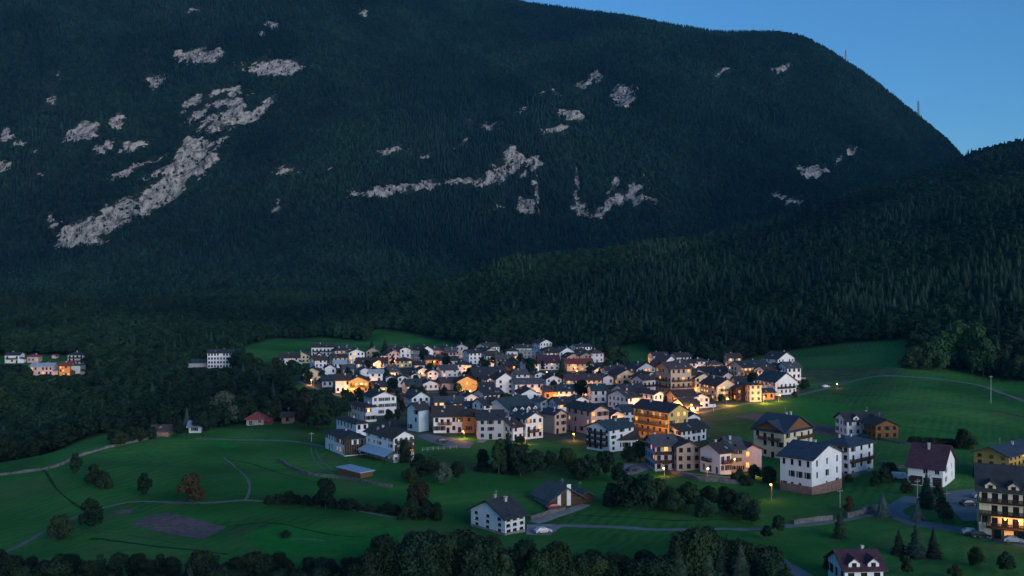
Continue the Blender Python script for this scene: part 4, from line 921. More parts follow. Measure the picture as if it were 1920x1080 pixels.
house('cottage', 'low stone cottage with pinkish roof at the meadow crest', 282,284,316,818,808,6,'L','pinkstone','mauve',depth=7,lit=.2,chim=0)
house('cottage', 'pale cottage with blue roof beside the slim blue spruce', 352,354,376,812,800,8,'L','white','paleroof',depth=7,lit=.2,chim=0)
house('house', 'white flat-topped house of the small hamlet in the valley wood with grey roof', 8,9,36,681,666,6,'L','white','slate',depth=10,lit=.1,pitch=18,bal=[('R',1,.1,.9)])
house('house', 'red-brown roofed house of the small hamlet in the valley wood', 49,51,72,680,669,10,'H','rose','redroof',depth=9,lit=.1)
house('house', 'pink house with pale roof of the small hamlet in the valley wood', 54,56,98,704,688,4,'L','pink','paleroof',depth=11,lit=.15,pitch=20,nst=2,rcols=6)
house('house', 'orange-lit house of the small hamlet in the valley wood', 109,111,131,705,686,6,'L','orange','redroof',depth=10,lit=.6,nst=3,rcols=4)
house('house', 'plain pale-blue end block of the small hamlet in the valley wood', 131,132,150,703,686,4,'F','paleblue','slate',depth=10,wins=False,chim=0)
house('house', 'white balconied house with dark roof of the small hamlet in the valley wood', 124,127,156,684,666,8,'H','white','slate',depth=11,lit=.05,bal=[('R',1,.05,.95),('R',2,.05,.95)],nst=3)
house('hut', 'tiny pinkish hut of the small hamlet in the valley wood', 96,97,105,672,667,4,'R','pink','redroof',depth=5,wins=False,chim=0)
house('school', 'white many-windowed institution block alone in the valley wood', 386,389,434,691,662,6,'L','white','slate',depth=12,rcols=8,nst=4,lit=0,pitch=18)
house('shed', 'long dark-roofed shed beside the white institution block', 349,352,388,690,680,6,'L','greywall','tealroof',depth=9,wins=False,chim=0)
house('house', 'brown-roofed white house with cream porch on the upper meadow', 521,525,560,684,671,8,'L','white','brownroof',depth=11,lit=.1)
house('house', 'white gable house adjoining the brown-roofed upper meadow house', 549,552,580,681,667,8,'R','cream','mauve',depth=11,lit=.15,pitch=26)
house('chalet', 'dark timber chalet with white arches high on the upper meadow', 581,584,626,669,651,10,'L','white','brownroof',depth=11,bal=[('R',1,.05,.95),('R',2,.05,.95)],wood='darkwood',lit=0,nst=2)
house('house', 'orange-lit house with brown roof near the bright facade', 562,566,606,714,700,8,'R','cream','brownroof',depth=13,lit=.5,pitch=26)
h_fire = house('house', 'brightest lamp-lit house with glowing facade', 650,654,691,737,715,6,'R','yellow','brownroof',depth=12,lit=.6,pitch=24,bal=[('R',1,.05,.95)],wood='warmwood')
house('house', 'white house next to the brightest lamp-lit house', 626,629,656,737,713,6,'L','white','brownroof',depth=12,lit=.1)
house('house', 'white house with pale curved-looking roof beside the brightest house', 690,693,717,724,700,6,'L','white','paleroof',depth=9,lit=0,pitch=20)
house('house', 'low white house by the grass at the top of the village', 624,626,648,690,682,8,'L','white','paleroof',depth=9,lit=0)
house('house', 'wide brown-roofed house at the top of the village', 664,668,726,690,682,8,'L','greywall','brownroof',depth=14,lit=.05,pitch=26)
house('house', 'cream house with small hipped brown roof at the village top', 740,743,772,689,677,8,'H','cream','brownroof',depth=10,lit=.1)
house('house', 'orange-fronted house with wide grey roof below the spruces', 796,798,824,684,674,6,'L','orange','slate',depth=10,lit=.1)
house('house', 'grey-roofed house adjoining the orange-fronted house', 822,824,858,686,676,6,'L','greywall','slate',depth=11,lit=0)
house('house', 'white boxy house with grey roof near the wood edge', 854,858,884,701,684,8,'H','white','slate',depth=10,lit=.1,nst=3)
house('house', 'yellow lamp-lit house below the broad grey roof', 855,858,894,736,715,8,'R','yellow','brownroof',depth=12,lit=.5,pitch=26)
house('house', 'house with the broadest grey roof above the yellow lit house', 872,890,952,722,706,16,'L','wood','slate',depth=18,lit=.05,pitch=26)
house('house', 'white high-gabled house in the village centre', 925,930,966,740,712,12,'R','white','slate',depth=14,lit=0,pitch=34,rcols=2)
house('house', 'white house with flat grey roof adjoining the high gable', 962,966,1018,742,720,10,'L','white','greyroof',depth=12,lit=0,pitch=20,rcols=4)
house('house', 'grey-roofed house with bare white side in the village centre', 888,910,944,760,741,34,'L','white','slate',lit=0,pitch=24)
house('house', 'white gable house with brown roof before the flat grey roof', 974,978,1011,766,738,12,'R','white','brownroof',depth=13,lit=0,pitch=26,rcols=2)
house('cottage', 'little white gabled cottage among teal roofs', 954,957,986,766,752,12,'R','white','tealroof',depth=9,lit=0,pitch=26)
house('house', 'long low white house near the village centre', 812,816,868,772,754,8,'L','white','greyroof',depth=10,lit=0,pitch=20)
house('house', 'white house with round-headed gable and grey roof', 862,868,900,766,747,20,'R','white','slate',depth=12,lit=0,pitch=26)
house('house', 'white arcaded house under the maroon long roof', 1008,1011,1049,694,680,6,'L','white','maroon',depth=13,lit=.1,pitch=34,rcols=4)
house('house', 'cream lit house with red roof behind the dark conifer', 1060,1063,1112,696,682,8,'L','cream','redroof',depth=12,lit=.3,pitch=24)
house('house', 'white gable house under the orange street lamp', 1021,1024,1053,728,711,10,'R','white','brownroof',depth=12,lit=.1,pitch=26)
house('house', 'orange-glowing low house below the street-lamp gable', 1019,1021,1046,750,734,6,'L','orange','mauve',depth=10,lit=.6)
house('house', 'white house with teal roof beside the round village tree', 1044,1047,1078,750,733,6,'L','white','tealroof',depth=11,lit=0,rcols=3)
house('house', 'taller white house across the lane from the round village tree', 1108,1111,1137,756,732,8,'L','white','tealroof',depth=11,lit=0,nst=2)
house('house', 'mauve-roofed house with softly lit windows above the round tree', 1058,1062,1128,728,713,8,'L','cream','mauve',depth=12,lit=.4,pitch=24)
house('house', 'long slate-roofed house on the upper road behind the cream gable', 1312,1318,1366,712,698,10,'L','greywall','slate',depth=12,lit=.1)
house('house', 'teal flat-roofed hall at the wood edge', 972,974,1010,672,660,4,'F','greywall','bluemetal',depth=12,lit=0)
house('house', 'lit stone house on the bank below the wood', 928,931,962,688,673,8,'L','stone','greyroof',depth=10,lit=.3)
house('house', 'brown-walled house among the upper trees', 938,942,968,702,686,12,'L','wood','slate',depth=10,lit=.1)
# -- upper roofs packed close together: only their place tells many of them apart
r_ = random.Random(4)
PACK = [(744,746,764,726,708,'R'),(782,784,802,706,694,'R'),(800,802,822,712,698,'R'),(826,828,858,708,694,'L'),(728,731,748,708,697,'L'),(768,771,788,716,704,'R'),(700,704,726,738,726,'L'),(824,828,858,732,718,'L'),(790,793,822,732,720,'R'),
        (898,901,926,746,730,'L'),(1000,1003,1022,716,702,'R'),(965,968,990,716,702,'L'),(1128,1131,1150,722,708,'R'),(720,724,742,722,709,'R'),(606,609,630,702,690,'R'),(640,644,664,704,692,'L'),(672,676,694,706,694,'R'),(600,604,624,726,714,'L'),(885,888,906,704,691,'R'),
        (1085,1089,1110,742,726,'R'),(1140,1146,1170,800,778,'R'),(1165,1170,1192,792,772,'L'),(1040,1046,1072,778,758,'L'),(1072,1078,1104,770,750,'R'),(868,874,900,786,766,'L'),(1332,1336,1352,736,722,'R'),(1380,1384,1402,738,722,'L'),(1010,1014,1036,772,754,'R'),(836,840,866,780,764,'R'),
        (760,764,790,740,724,'L'),(910,914,930,728,712,'R'),(1282,1286,1310,772,762,'L'),(1352,1356,1374,716,704,'R'),(696,700,720,690,681,'R'),(775,778,796,694,684,'L'),(905,908,926,694,682,'R'),(1110,1114,1132,706,694,'R')]
for i, (a, b, c, d, e, g) in enumerate(PACK):
    wl = r_.choice(['white', 'white', 'greywall', 'white', 'white', 'white']); rf = r_.choice(['slate', 'brownroof', 'slate', 'tealroof', 'mauve', 'greyroof'])
    nm = {'white': 'white', 'greywall': 'grey', 'cream': 'cream', 'rose': 'rose'}[wl]; rn = {'slate': 'slate', 'brownroof': 'brown', 'tealroof': 'teal', 'mauve': 'mauve', 'greyroof': 'light grey'}[rf]
    side = 'gable front' if g == 'R' else 'eaves front'
    house('house', f'small {nm} village house with {rn} roof and {side} in the packed upper lanes', a, b, c, d, e, r_.uniform(6, 24), g, wl, rf, depth=r_.uniform(9, 13), lit=r_.choice([0, .15, .15, .4]), group='small houses packed along the upper lanes', pitch=r_.uniform(22, 30), seed=300+i)

# -- further houses wherever the lanes still have room
rf_ = random.Random(21)
NAMED = list(SEEN)
def hides(px, py, w, hh, y):
    for a, b, e, c, Yn in NAMED:
        ov_ = min(px+w*.55, b)-max(px-w*.65, a)
        if Yn > y-2 and ov_ > .25*(b-a) and (c-(py-hh*1.4)) > .48*(c-e): return True
    return False
def free(x, y, rad): return all((x-q[0])**2+(y-q[1])**2 > (rad+max(q[2], q[3])*.5)**2 for q in HOUSES)
for Yc in np.arange(404, 770, 12.5):
    for Xc in np.arange(-190, 250, 11.0):
        x, y = Xc+rf_.uniform(-4, 4), Yc+rf_.uniform(-4, 4)
        if not inpoly(np.array([x]), np.array([y]), YARD)[0] or not free(x, y, 5.0) or rf_.random() < (.12 if y < 600 else .5): continue
        px, py = proj(x, y, float(gz(x, y))); w = rf_.uniform(8, 12.5)*F/y; hh = rf_.uniform(5.5, 9.5)*F/y; g = rf_.choice('RRLLH')
        if hides(px, py, w, hh, y): continue
        wl = rf_.choice(['white']*9+['greywall', 'cream', 'rose', 'beige']); rf = rf_.choice(['slate', 'brownroof', 'slate', 'tealroof', 'mauve', 'greyroof', 'brownroof'])
        nm = {'white': 'white', 'greywall': 'grey', 'cream': 'cream', 'rose': 'rose', 'beige': 'beige'}[wl]; rn = {'slate': 'slate', 'brownroof': 'brown', 'tealroof': 'teal', 'mauve': 'mauve', 'greyroof': 'light grey'}[rf]
        side = {'R': 'gable front', 'L': 'eaves front', 'H': 'hipped ends'}[g]
        house('house', f'small {nm} village house with {rn} roof and {side} in the packed upper lanes', px-w*.62, px-w*.5+rf_.uniform(0, .25)*w, px+w*.5, py, py-hh, rf_.uniform(5, 40), g, wl, rf, depth=rf_.uniform(8, 12), lit=rf_.choice([0, 0, .15, .35]), group='small houses packed along the upper lanes', pitch=rf_.uniform(22, 30), seed=int(x*3+y*5),
              bal=rf_.choice([None, None, [('R', 1, .1, .9)]]))

# ------------------------------------------------------------------ single trees of the meadows, gardens and lanes
MEADOW = [  # kind, base column, base row, height in photo pixels, width factor, label
 ('tall',143,890,42,1.15,'narrow dark tree on the field-track meadow beside the field wall'),
 ('bush',178,908,34,.8,'taller of two round bushes below the narrow meadow tree'),
 ('bush',197,916,28,.8,'shorter of two round bushes below the narrow meadow tree'),
 ('tall',272,930,44,1.3,'slim oval tree alone in mid-meadow above the field track'),
 ('brown',362,943,52,1.1,'wide brownish tree on the track above the ploughed field'),
 ('broad',170,993,56,1.0,'round tree at the bend of the field track'),
 ('bush',113,1013,42,.85,'dark bushy tree below the bend of the field track'),
 ('bush',535,1008,13,1.2,'small low bush alone on the lower meadow'),
 ('broad',610,955,56,.9,'tall tree in the hedgerow below the blue-roofed shed'),
 ('brown',785,962,58,1.0,'bare brownish tree in the hedgerow behind the white farmhouse'),
 ('bush',907,884,17,1.6,'straw-coloured rounded clump on the grass below the village'),
 ('spruce',1575,1008,56,1.5,'dark spruce beside the lower lane'),
 ('bluespruce',1655,968,46,.85,'blue spruce at the lane junction'),
 ('bluespruce',1720,976,42,.85,'blue spruce on the inner corner of the forked lane'),
 ('spruce',1737,952,68,1.7,'tallest dark spruce in front of the maroon-roofed house'),
 ('brown',1768,978,46,.95,'yellowish-brown tree leaning over the parking bay'),
 ('brown',1592,962,30,.8,'small brown-leaved tree on the bank under the tall white house'),
 ('bush',1808,842,34,1.0,'big round dark bush behind the ochre house'),
 ('pale',415,800,64,1.0,'silvery grey-green willow beside the red-roofed hut'),
 ('bluespruce',350,806,44,.6,'slim blue spruce among the small cottages'),
 ('brown',572,802,62,1.0,'large dark copper-leaved tree above the meadow corner'),
 ('broad',1212,712,34,1.0,'lamp-lit tree beside the brown gabled house'),
 ('spruce',697,655,18,2.0,'smaller of two spruces standing on the upper meadow'),
 ('spruce',722,660,26,2.0,'larger of two spruces standing on the upper meadow'),
 ('broad',1090,748,34,1.0,'round dense tree in the middle of the village roofs'),
 ('broad',992,708,36,1.1,'wide dark tree before the maroon-roofed long house'),
 ('spruce',1054,702,36,1.6,'dark conifer between two red-roofed houses'),
 ('tall',935,890,68,1.1,'dense tree touching the dark spruce under the village front'),
 ('spruce',953,886,80,1.9,'dark spruce rising among the trees under the village front'),
 ('tall',975,893,76,1.2,'tallest leafy tree under the village front'),
 ('bush',1510,729,16,1.4,'dark bush beside the white timber-gabled house'),
 ('broad',1460,1003,36,.9,'leafy tree overhanging the lower lane'),
 ('bush',880,662,24,1.0,'round bush at the top edge of the village'),
]
for k, px, py, h, w, lab in MEADOW: ptree(k, px, py, h, lab, None, w)
rnd = random.Random(11)
def bunch(label, group, items):
    for it in items:
        k, px, py, h = it[:4]; ptree(k, px, py, h, label, group, it[4] if len(it) > 4 else 1.0)
bunch('dark leafy tree in the thicket under the village front', 'trees under the village front', [('broad',1003,893,48),('broad',905,880,36,.9),('broad',1030,882,36),('bush',1060,878,34),('broad',1105,900,46),('broad',1135,892,44),('bush',1085,898,34),('broad',1160,905,36)])
bunch('rough tree in the clump beside the paved yard', 'trees of the clump by the paved yard', [('broad',1180,958,64),('broad',1212,960,66),('bush',1240,952,48,.9),('bush',1150,950,40),('broad',1290,955,50),('bush',1265,962,36),('broad',1330,952,40),('broad',1362,965,50),('bush',1398,972,42),('bush',1320,970,34),('broad',1410,985,34)])
bunch('garden tree on the grass bank below the plaza', 'trees of the grass bank below the plaza', [('broad',785,900,46),('pale',832,908,40,.9),('broad',858,903,36),('bush',812,890,28),('bush',760,868,40,.6),('bush',770,905,26)])
bunch('garden tree between the white balcony house and the stone row', 'trees by the white balcony house', [('broad',1222,862,32),('broad',1200,866,38),('bush',1180,866,26),('broad',1240,868,26)])
for lab_, it_ in (('shortest of three young spruces above the dormered cottage', (1685,1040,50,1.7)), ('tallest of three young spruces above the dormered cottage', (1718,1045,66,1.7)), ('slimmest of three young spruces above the dormered cottage', (1750,1045,58,1.45))): ptree('spruce', it_[0], it_[1], it_[2], lab_, None, it_[3])
bunch('dark shrub on the slope by the dormered cottage', 'shrubs of the slope by the dormered cottage', [('broad',1700,1078,36),('bush',1832,1060,30,.9),('broad',1885,1076,40),('bush',1560,1068,26),('bush',1640,1085,20),('bush',1790,1085,24),('broad',1440,1012,26)])
bunch('hedge bush along the wall behind the tall white house', 'hedge bushes behind the tall white house', [('bush',x,832+(x-1700)*.06,13,1.5) for x in range(1712,1790,12)])
bunch('bush in the garden of the tall white house', 'bushes round the tall white house', [('bush',1655,905,26),('bush',1668,893,24),('bush',1640,912,16),('bush',1590,905,14),('bush',1440,905,28),('bush',1415,898,24),('bush',1385,905,22),('bush',1400,910,18),('bush',1700,925,20),('bush',1760,932,20)])
bunch('hedgerow bush along the lower field track', 'hedgerow bushes along the field track', [('bush',x,945+max(0,(x-560))*.11,14+rnd.uniform(-4,8),1.2) for x in range(505,760,17)]+[('bush',x,973,20+rnd.uniform(-4,14),1.1) for x in (755,772,800,818)])
bunch('bush on the far field lane at the meadow crest', 'bushes at the meadow crest', [('broad',212,832,28),('bush',226,836,26),('broad',246,830,30),('bush',262,828,24),('broad',335,820,34,.8),('bush',285,822,20),('broad',378,815,40),('bush',300,815,18),('broad',395,806,34)])
bunch('dark tree of the grove beside the tall white gable house', 'grove by the tall white gable house', [('broad',598,808,56),('broad',625,790,44),('broad',612,772,44),('broad',650,772,40),('broad',672,762,34),('broad',640,788,40),('broad',590,775,44),('broad',690,768,28),('broad',570,768,40),('broad',745,790,22,.8),('broad',728,792,24,.9)])
bunch('garden tree among the village houses', 'garden trees of the village', [('broad',652,712,22),('broad',605,722,26),('broad',722,718,24),('broad',735,735,26),('bush',790,742,16),('broad',832,748,22),('broad',858,742,22),('broad',795,680,26),('broad',838,692,24),('broad',905,690,20),('bush',960,690,18),('tall',1105,705,28),('broad',1138,702,26),('broad',1165,700,46),('broad',1150,690,40),('broad',1200,742,20),('broad',1252,762,20),('bush',1285,768,16),('bush',1305,766,16),('bush',1330,758,16),('bush',1380,745,14),('bush',1395,748,16),('bush',1352,752,12),('broad',1130,748,18),('bush',1175,735,20),('broad',700,705,18),('broad',780,722,18),('broad',548,716,40),('broad',520,706,34),('broad',575,720,30),('broad',535,728,36),('broad',500,716,34),('bush',660,682,14),('bush',690,690,14),('bush',1490,745,10)])
bunch('bright green broadleaf tree at the wood edge above the curved-road meadow', 'bright green trees at the wood edge', [('green',1742,694,50),('green',1772,690,66),('green',1800,692,84),('green',1826,700,86,.9),('bush',1718,692,40,.8),('green',1762,697,40),('bush',1700,690,20),('green',1844,706,70)])
rg = random.Random(31); ng = 0
for _ in range(900):                                # more garden greenery where yards stay open
    x, y = rg.uniform(-190, 250), rg.uniform(400, 745)
    if not inpoly(np.array([x]), np.array([y]), YARD)[0] or not free(x, y, 1.6): continue
    tree(rg.choice(['broad', 'bush', 'tall']), x, y, rg.uniform(3.5, 7.5), 'small garden tree in a yard of the packed upper lanes', 'garden trees of the packed lanes'); ng += 1
    if ng >= 42: break
# foreground belt: crowns whose feet lie just under the lower edge of the view
_top = [(-40,1040),(60,1038),(130,1052),(200,1066),(330,1072),(350,1030),(385,1032),(420,1045),(500,1058),(590,1062),(640,1050),(700,1020),(720,1004),(745,1003),(800,985),(880,992),(930,1006),(1050,1010),(1120,1030),(1250,1026),(1268,996),(1300,982),(1345,978),(1400,1000),(1430,1020)]
for row, (base, dx) in enumerate(((1094, 34), (1132, 38), (1060, 30))):
    x = -40.0
    while x < 1436:
        x += dx*.8*rnd.uniform(.7, 1.3); t = float(np.interp(x, [p[0] for p in _top], [p[1] for p in _top]))+rnd.uniform(6, 32)
        if row == 2:
            if t > 1022 or not (690 < x < 1430) or (870 < x < 1060): continue
            t += 12
        b = base+rnd.uniform(-8, 8); con = 340 < x < 385 or 695 < x < 770 or 1255 < x < 1425 or 1040 < x < 1080
        k = 'spruce' if con and rnd.random() < .75 else rnd.choice(['fine', 'fine', 'fine', 'tall', 'bush' if row != 1 else 'fine'])
        lab = {'spruce': 'dark spruce in the belt of trees at the foot of the slope', 'bush': 'rounded bush in the belt of trees at the foot of the slope'}.get(k, 'dense leafy tree in the belt at the foot of the slope')
        near_ = 'ploughed field' if x < 480 else ('hedgerow path' if x < 690 else ('white farmhouse' if x < 1080 else ('barn' if x < 1255 else 'lower lane')))
        lab = {'spruce': 'dark spruce', 'bush': 'rounded bush', 'tall': 'slim leafy tree'}.get(k, 'spreading leafy tree')+' in the tree belt below the '+near_
        px_, py_ = x, b
        X, Y, Z = hit(px_, py_); h = (b-t)/F*Y; h = max(h, 5.0)
        tree(k, X, Y, h, lab, 'trees of the foreground belt', 1.7 if k == 'spruce' else (1.0 if h > 9 else 1.2))

# ------------------------------------------------------------------ woods
rng = np.random.default_rng(7)
def jitter_grid(x0, x1, y0, y1, s):
    xs = np.arange(x0, x1, s); ys = np.arange(y0, y1, s); X, Y = np.meshgrid(xs, ys); X = X+(np.arange(len(ys)) % 2)[:, None]*s*.5
    X = X+rng.uniform(-.42, .42, X.shape)*s; Y = Y+rng.uniform(-.42, .42, Y.shape)*s
    return X.ravel(), Y.ravel()
def road_strip(px, py):
    ry = np.interp(px, [p[0] for p in ROADLINE], [p[1] for p in ROADLINE], left=9999, right=9999); return (py > ry-4) & (py < ry+13)
X, Y = jitter_grid(-900, 1000, 335, 1330, 5.2)
k = np.abs(X/Y) < .68; X, Y = X[k], Y[k]
op = np.zeros(X.shape, bool)
for pl in OPEN: op |= inpoly(X, Y, pl)
Z = gz(X, Y); PX, PY = proj(X, Y, Z)
op |= road_strip(PX, PY) & (Y > 1050)
op |= (vnoise(X/60, Y/60, 77) > .86) & (Y > 700) & (PX < 900)
X, Y, Z, PX, PY = [a[~op] for a in (X, Y, Z, PX, PY)]
con = fbm(X/90, Y/90, 31, 4)+rng.uniform(-.14, .14, X.shape) > .585
con &= (PX > 900) | (rng.random(X.shape) < .22)
con |= (PX > 1200) & (Y < 900) & (rng.random(X.shape) < .12)
H = np.where(con, rng.uniform(8, 18, X.shape), rng.uniform(7, 13.5, X.shape))*np.interp(Y, [335, 480, 1300], [.72, .95, 1.05])
for (hx, hy, hw, hl, ht, hr) in HOUSES:            # nothing tall grows right in front of a house that shows
    if hy < 372: continue
    bx, by = proj(hx, hy, hr.location.z); rad = F*(hw*.5+3)/hy
    f_ = (np.abs(PX-bx) < rad) & (Y < hy) & (Y > 330)
    H = np.where(f_, np.minimum(H, (PY-(by+1))/F*Y), H)
ok_ = H > 3.0
X, Y, Z, PX, PY, con, H = [a[ok_] for a in (X, Y, Z, PX, PY, con, H)]
# the wood trees that show largest stand as trees of their own
vis = np.ones(X.shape, bool)
for q in range(12):
    t = 0.1+0.88*q/12; vis &= gz(X*t, Y*t) < CAMZ+(Z+H-CAMZ)*t
app = np.where(vis & (np.abs(X/Y) < .535), H/Y, 0)
N_SINGLE = max(0, 292-len(TREES))
order = np.argsort(-app)[:N_SINGLE]
single = np.zeros(X.shape, bool); single[order] = True
for i in order:
    left = PX[i] < 960
    if left: lab, grp = ('spruce' if con[i] else 'broadleaf tree')+' in the dark valley wood behind the field-track meadow', 'front trees of the valley wood'
    else: lab, grp = ('spruce' if con[i] else 'broadleaf tree')+' at the front of the wood above the curved-road meadow', 'front trees of the hill wood'
    tree('spruce' if con[i] else 'broad', float(X[i]), float(Y[i]), float(H[i]), lab, grp, 1.25 if con[i] else 1.05)
def first_crown(kname):
    me = KIND[kname][0]
    for o in col.objects:
        if o.name.startswith('crown') and o.data is me[0]: return o
P = np.stack([X, Y, Z], 1); cls = (vnoise(X/9, Y/9, 5)*3).astype(int) % 2
far_b = crown_broadleaf(200, 8, 26, .46, .05, 'farleaf', .12); far_c = crown_conifer(201, 9, .21, 'farneedle')
far_b2 = crown_broadleaf(202, 7, 26, .40, .05, 'farleaf', .12)
kind('farbroad', [far_b], _tb); kind('farbroad2', [far_b2], _tb); kind('farspruce', [far_c], _tc)
NAMEOF.update(farbroad='broadleaf_tree', farbroad2='broadleaf_tree', farspruce='spruce_tree')
protos = {}
for kk, px, py in (('farbroad', 610, 585), ('farbroad2', 560, 590), ('farspruce', 660, 580)):
    x_, y_, z_ = hit(px, py); e = tree(kk, x_, y_, 16, {'farbroad': 'wide round tree standing out of the wood behind the upper meadow', 'farbroad2': 'narrower leafy tree standing out of the wood behind the upper meadow', 'farspruce': 'lone spruce standing out of the wood behind the upper meadow'}[kk]); protos[kk] = [c for c in e.children if c.name.startswith('crown')][0]
wn = rng.uniform(.95, 1.35, X.shape)
for nm, kname, sel, lab in (('valley_broadleaf_wood', 'broad', ~con & ~single & (cls == 0), 'broadleaf wood filling the valley behind the village'),
                            ('valley_mixed_wood', 'tall', ~con & ~single & (cls == 1), 'slender broadleaf trees mixed through the valley wood'),
                            ('valley_spruce_wood', 'spruce', con & ~single, 'dark spruce wood on the hill behind the village')):
    wf = 1.25 if kname == 'spruce' else (1.5 if kname == 'tall' else 1.0)
    scatter(nm, first_crown(kname), P[sel], H[sel], wn[sel]*wf, lab)
X, Y = jitter_grid(-1850, 1900, 1290, 3120, 6.0)
k = np.abs(X/Y) < .68; X, Y = X[k], Y[k]; Z = gz(X, Y); PX, PY = proj(X, Y, Z)
rk = np.maximum(rock_mask(PX, PY), rock_mask(PX, PY-6)*.9)*(Y > 1380)+(fbm(X/22, Y/22, 55, 4)-.5)*1.5
keep = ((rk < .42) | ((rng.random(X.shape) < .16) & (rk < 1.2))) & ~road_strip(PX, PY) & (Y < np.interp(X/Y, [ucol(p) for p in sorted(MTN)], [MTN[p][1] for p in sorted(MTN)])+60)
keep &= (PY < 640) & (PY > -90)
X, Y, Z = X[keep], Y[keep], Z[keep]
con = fbm(X/190, Y/190, 61, 4)+rng.uniform(-.16, .16, X.shape)+sstep(1900, 2900, Y)*.10 > .62
H = np.where(con, rng.uniform(8, 15.5, X.shape), rng.uniform(6, 10.5, X.shape)); wn = rng.uniform(.95, 1.5, X.shape); H = np.where(rk[keep] > .42, H*.55, H); cls = rng.random(X.shape) < .5
P = np.stack([X, Y, Z-.6], 1)
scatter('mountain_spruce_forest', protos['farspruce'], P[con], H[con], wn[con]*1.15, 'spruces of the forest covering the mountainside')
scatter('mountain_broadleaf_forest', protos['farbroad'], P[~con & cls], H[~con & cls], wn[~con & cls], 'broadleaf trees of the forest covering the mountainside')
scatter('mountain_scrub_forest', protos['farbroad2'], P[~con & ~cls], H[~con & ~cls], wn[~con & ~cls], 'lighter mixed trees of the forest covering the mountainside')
print('TREES', len(TREES), 'mountain', len(X))

# ------------------------------------------------------------------ special parts
x, y, wR, wL, T, root = info(h_big)                       # blue lean-to roof along the left side, stone walls under it
lb = MB(); o = Vector((-wR/2, wL/2, 0))
x0 = -wR/2; lb.poly([(x0-3.6, -wL/2-.3, 2.4), (x0-.02, -wL/2-.3, 4.1), (x0-.02, wL/2-.6, 4.1), (x0-3.6, wL/2-.6, 2.4)][::-1]); lb.poly([(x0-3.6, -wL/2-.3, 2.28), (x0-.02, -wL/2-.3, 3.98), (x0-.02, wL/2-.6, 3.98), (x0-3.6, wL/2-.6, 2.28)])
lb.box(x0-3.66, -wL/2-.34, 2.22, x0-3.56, wL/2-.56, 2.44)
lo = lb.build('lean_to_roof', ['bluemetal'], root)
for i in range(6): pb = MB(); yy = -wL/2+.2+i*(wL-1.2)/5; pb.box(x0-3.4, yy, -1.0, x0-3.22, yy+.18, 2.4); pb.build('post', ['darkwood'], lo)
def panel_doors():
    q = next(h for h in HOUSES if h[5]['label'].startswith('timber barn'))
    x, y, wR, wL, T, root = q
    for a, b, zt in ((.24, .34, 3.6), (.52, .64, 5.6)):
        d = MB(); xa, xb = -wR/2+wR*a, -wR/2+wR*b; d.box(xa, -wL/2-.12, .0, xb, -wL/2-.05, zt)
        for k in range(4): z = zt*(k+.5)/4; d.box(xa+.03, -wL/2-.15, z, xb-.03, -wL/2-.12, z+.1)
        d.build('door', ['carwhite'], root)
panel_doors()
q = next(h for h in HOUSES if h[5]['label'].startswith('white house with maroon roof and dark garage'))
x, y, wR, wL, T, root = q
for a, b in ((.08, .42), (.72, .97)):                      # garage doors on the long left side
    g = MB(); ya, yb = wL/2-wL*a, wL/2-wL*b
    for k in range(5): g.box(-wR/2-.1, yb, .05+k*.5, -wR/2-.03, ya, .05+k*.5+.46)
    g.build('garage_door', ['darkwood'], root)
x, y, wR, wL, T, root = info(h_hotel)
cb = MB(); cb.box(-wR/2+2.2, -wL/2-2.6, 2.75, -wR/2+12.5, -wL/2-.02, 3.0); 
for xx in (-wR/2+2.6, -wR/2+7.2, -wR/2+11.8): cb.box(xx, -wL/2-2.5, -1, xx+.3, -wL/2-2.2, 2.75)
cb.build('entrance_canopy', ['darkwood'], root)
for i in range(4):
    db = MB(); xa = -wR/2+2.6+i*2.4; db.box(xa, -wL/2-.08, .02, xa+1.9, -wL/2-.03, 2.4); db.build('glazed_door', ['glass' if i in (0, 2) else 'litdim'], root)

# ------------------------------------------------------------------ lamps: the light of each belongs to the lamp that stands there
def lamp_mesh(h):
    m = MB(); m.bar((0, 0, -.5), (0, 0, h), .07, 8, .045); m.bar((0, 0, h), (0, -.9, h+.18), .04, 6); m.bar((0, 0, -.05), (0, 0, .5), .12, 8, .1); return m
def street_lamp(px, py, h, power, label, colr=(1.0, .36, .07), group=None, ymin=120):
    x, y, z = hit(px, py, ymin); e = empty('street_lamp', (x, y, z), random.Random(int(px)).uniform(-.6, .6), label, 'street lamp', group)
    lamp_mesh(h).build('pole', ['metal'], e)
    hd = MB(); hd.box(-.16, -1.35, h+.12, .16, -.8, h+.26); ho = hd.build('lamp_head', ['metal'], e)
    bb = MB(); bb.ball((0, -1.08, h-.04), .30, 10, 6, 0, .8); bb.build('bulb', ['bulb'], ho, True)
    d = bpy.data.lights.new('lamplight', 'POINT'); d.energy = power; d.color = colr; d.shadow_soft_size = .25
    l = bpy.data.objects.new('lamplight', d); col.objects.link(l); l.parent = e; l.location = (0, -1.08, h-.5)
    return e
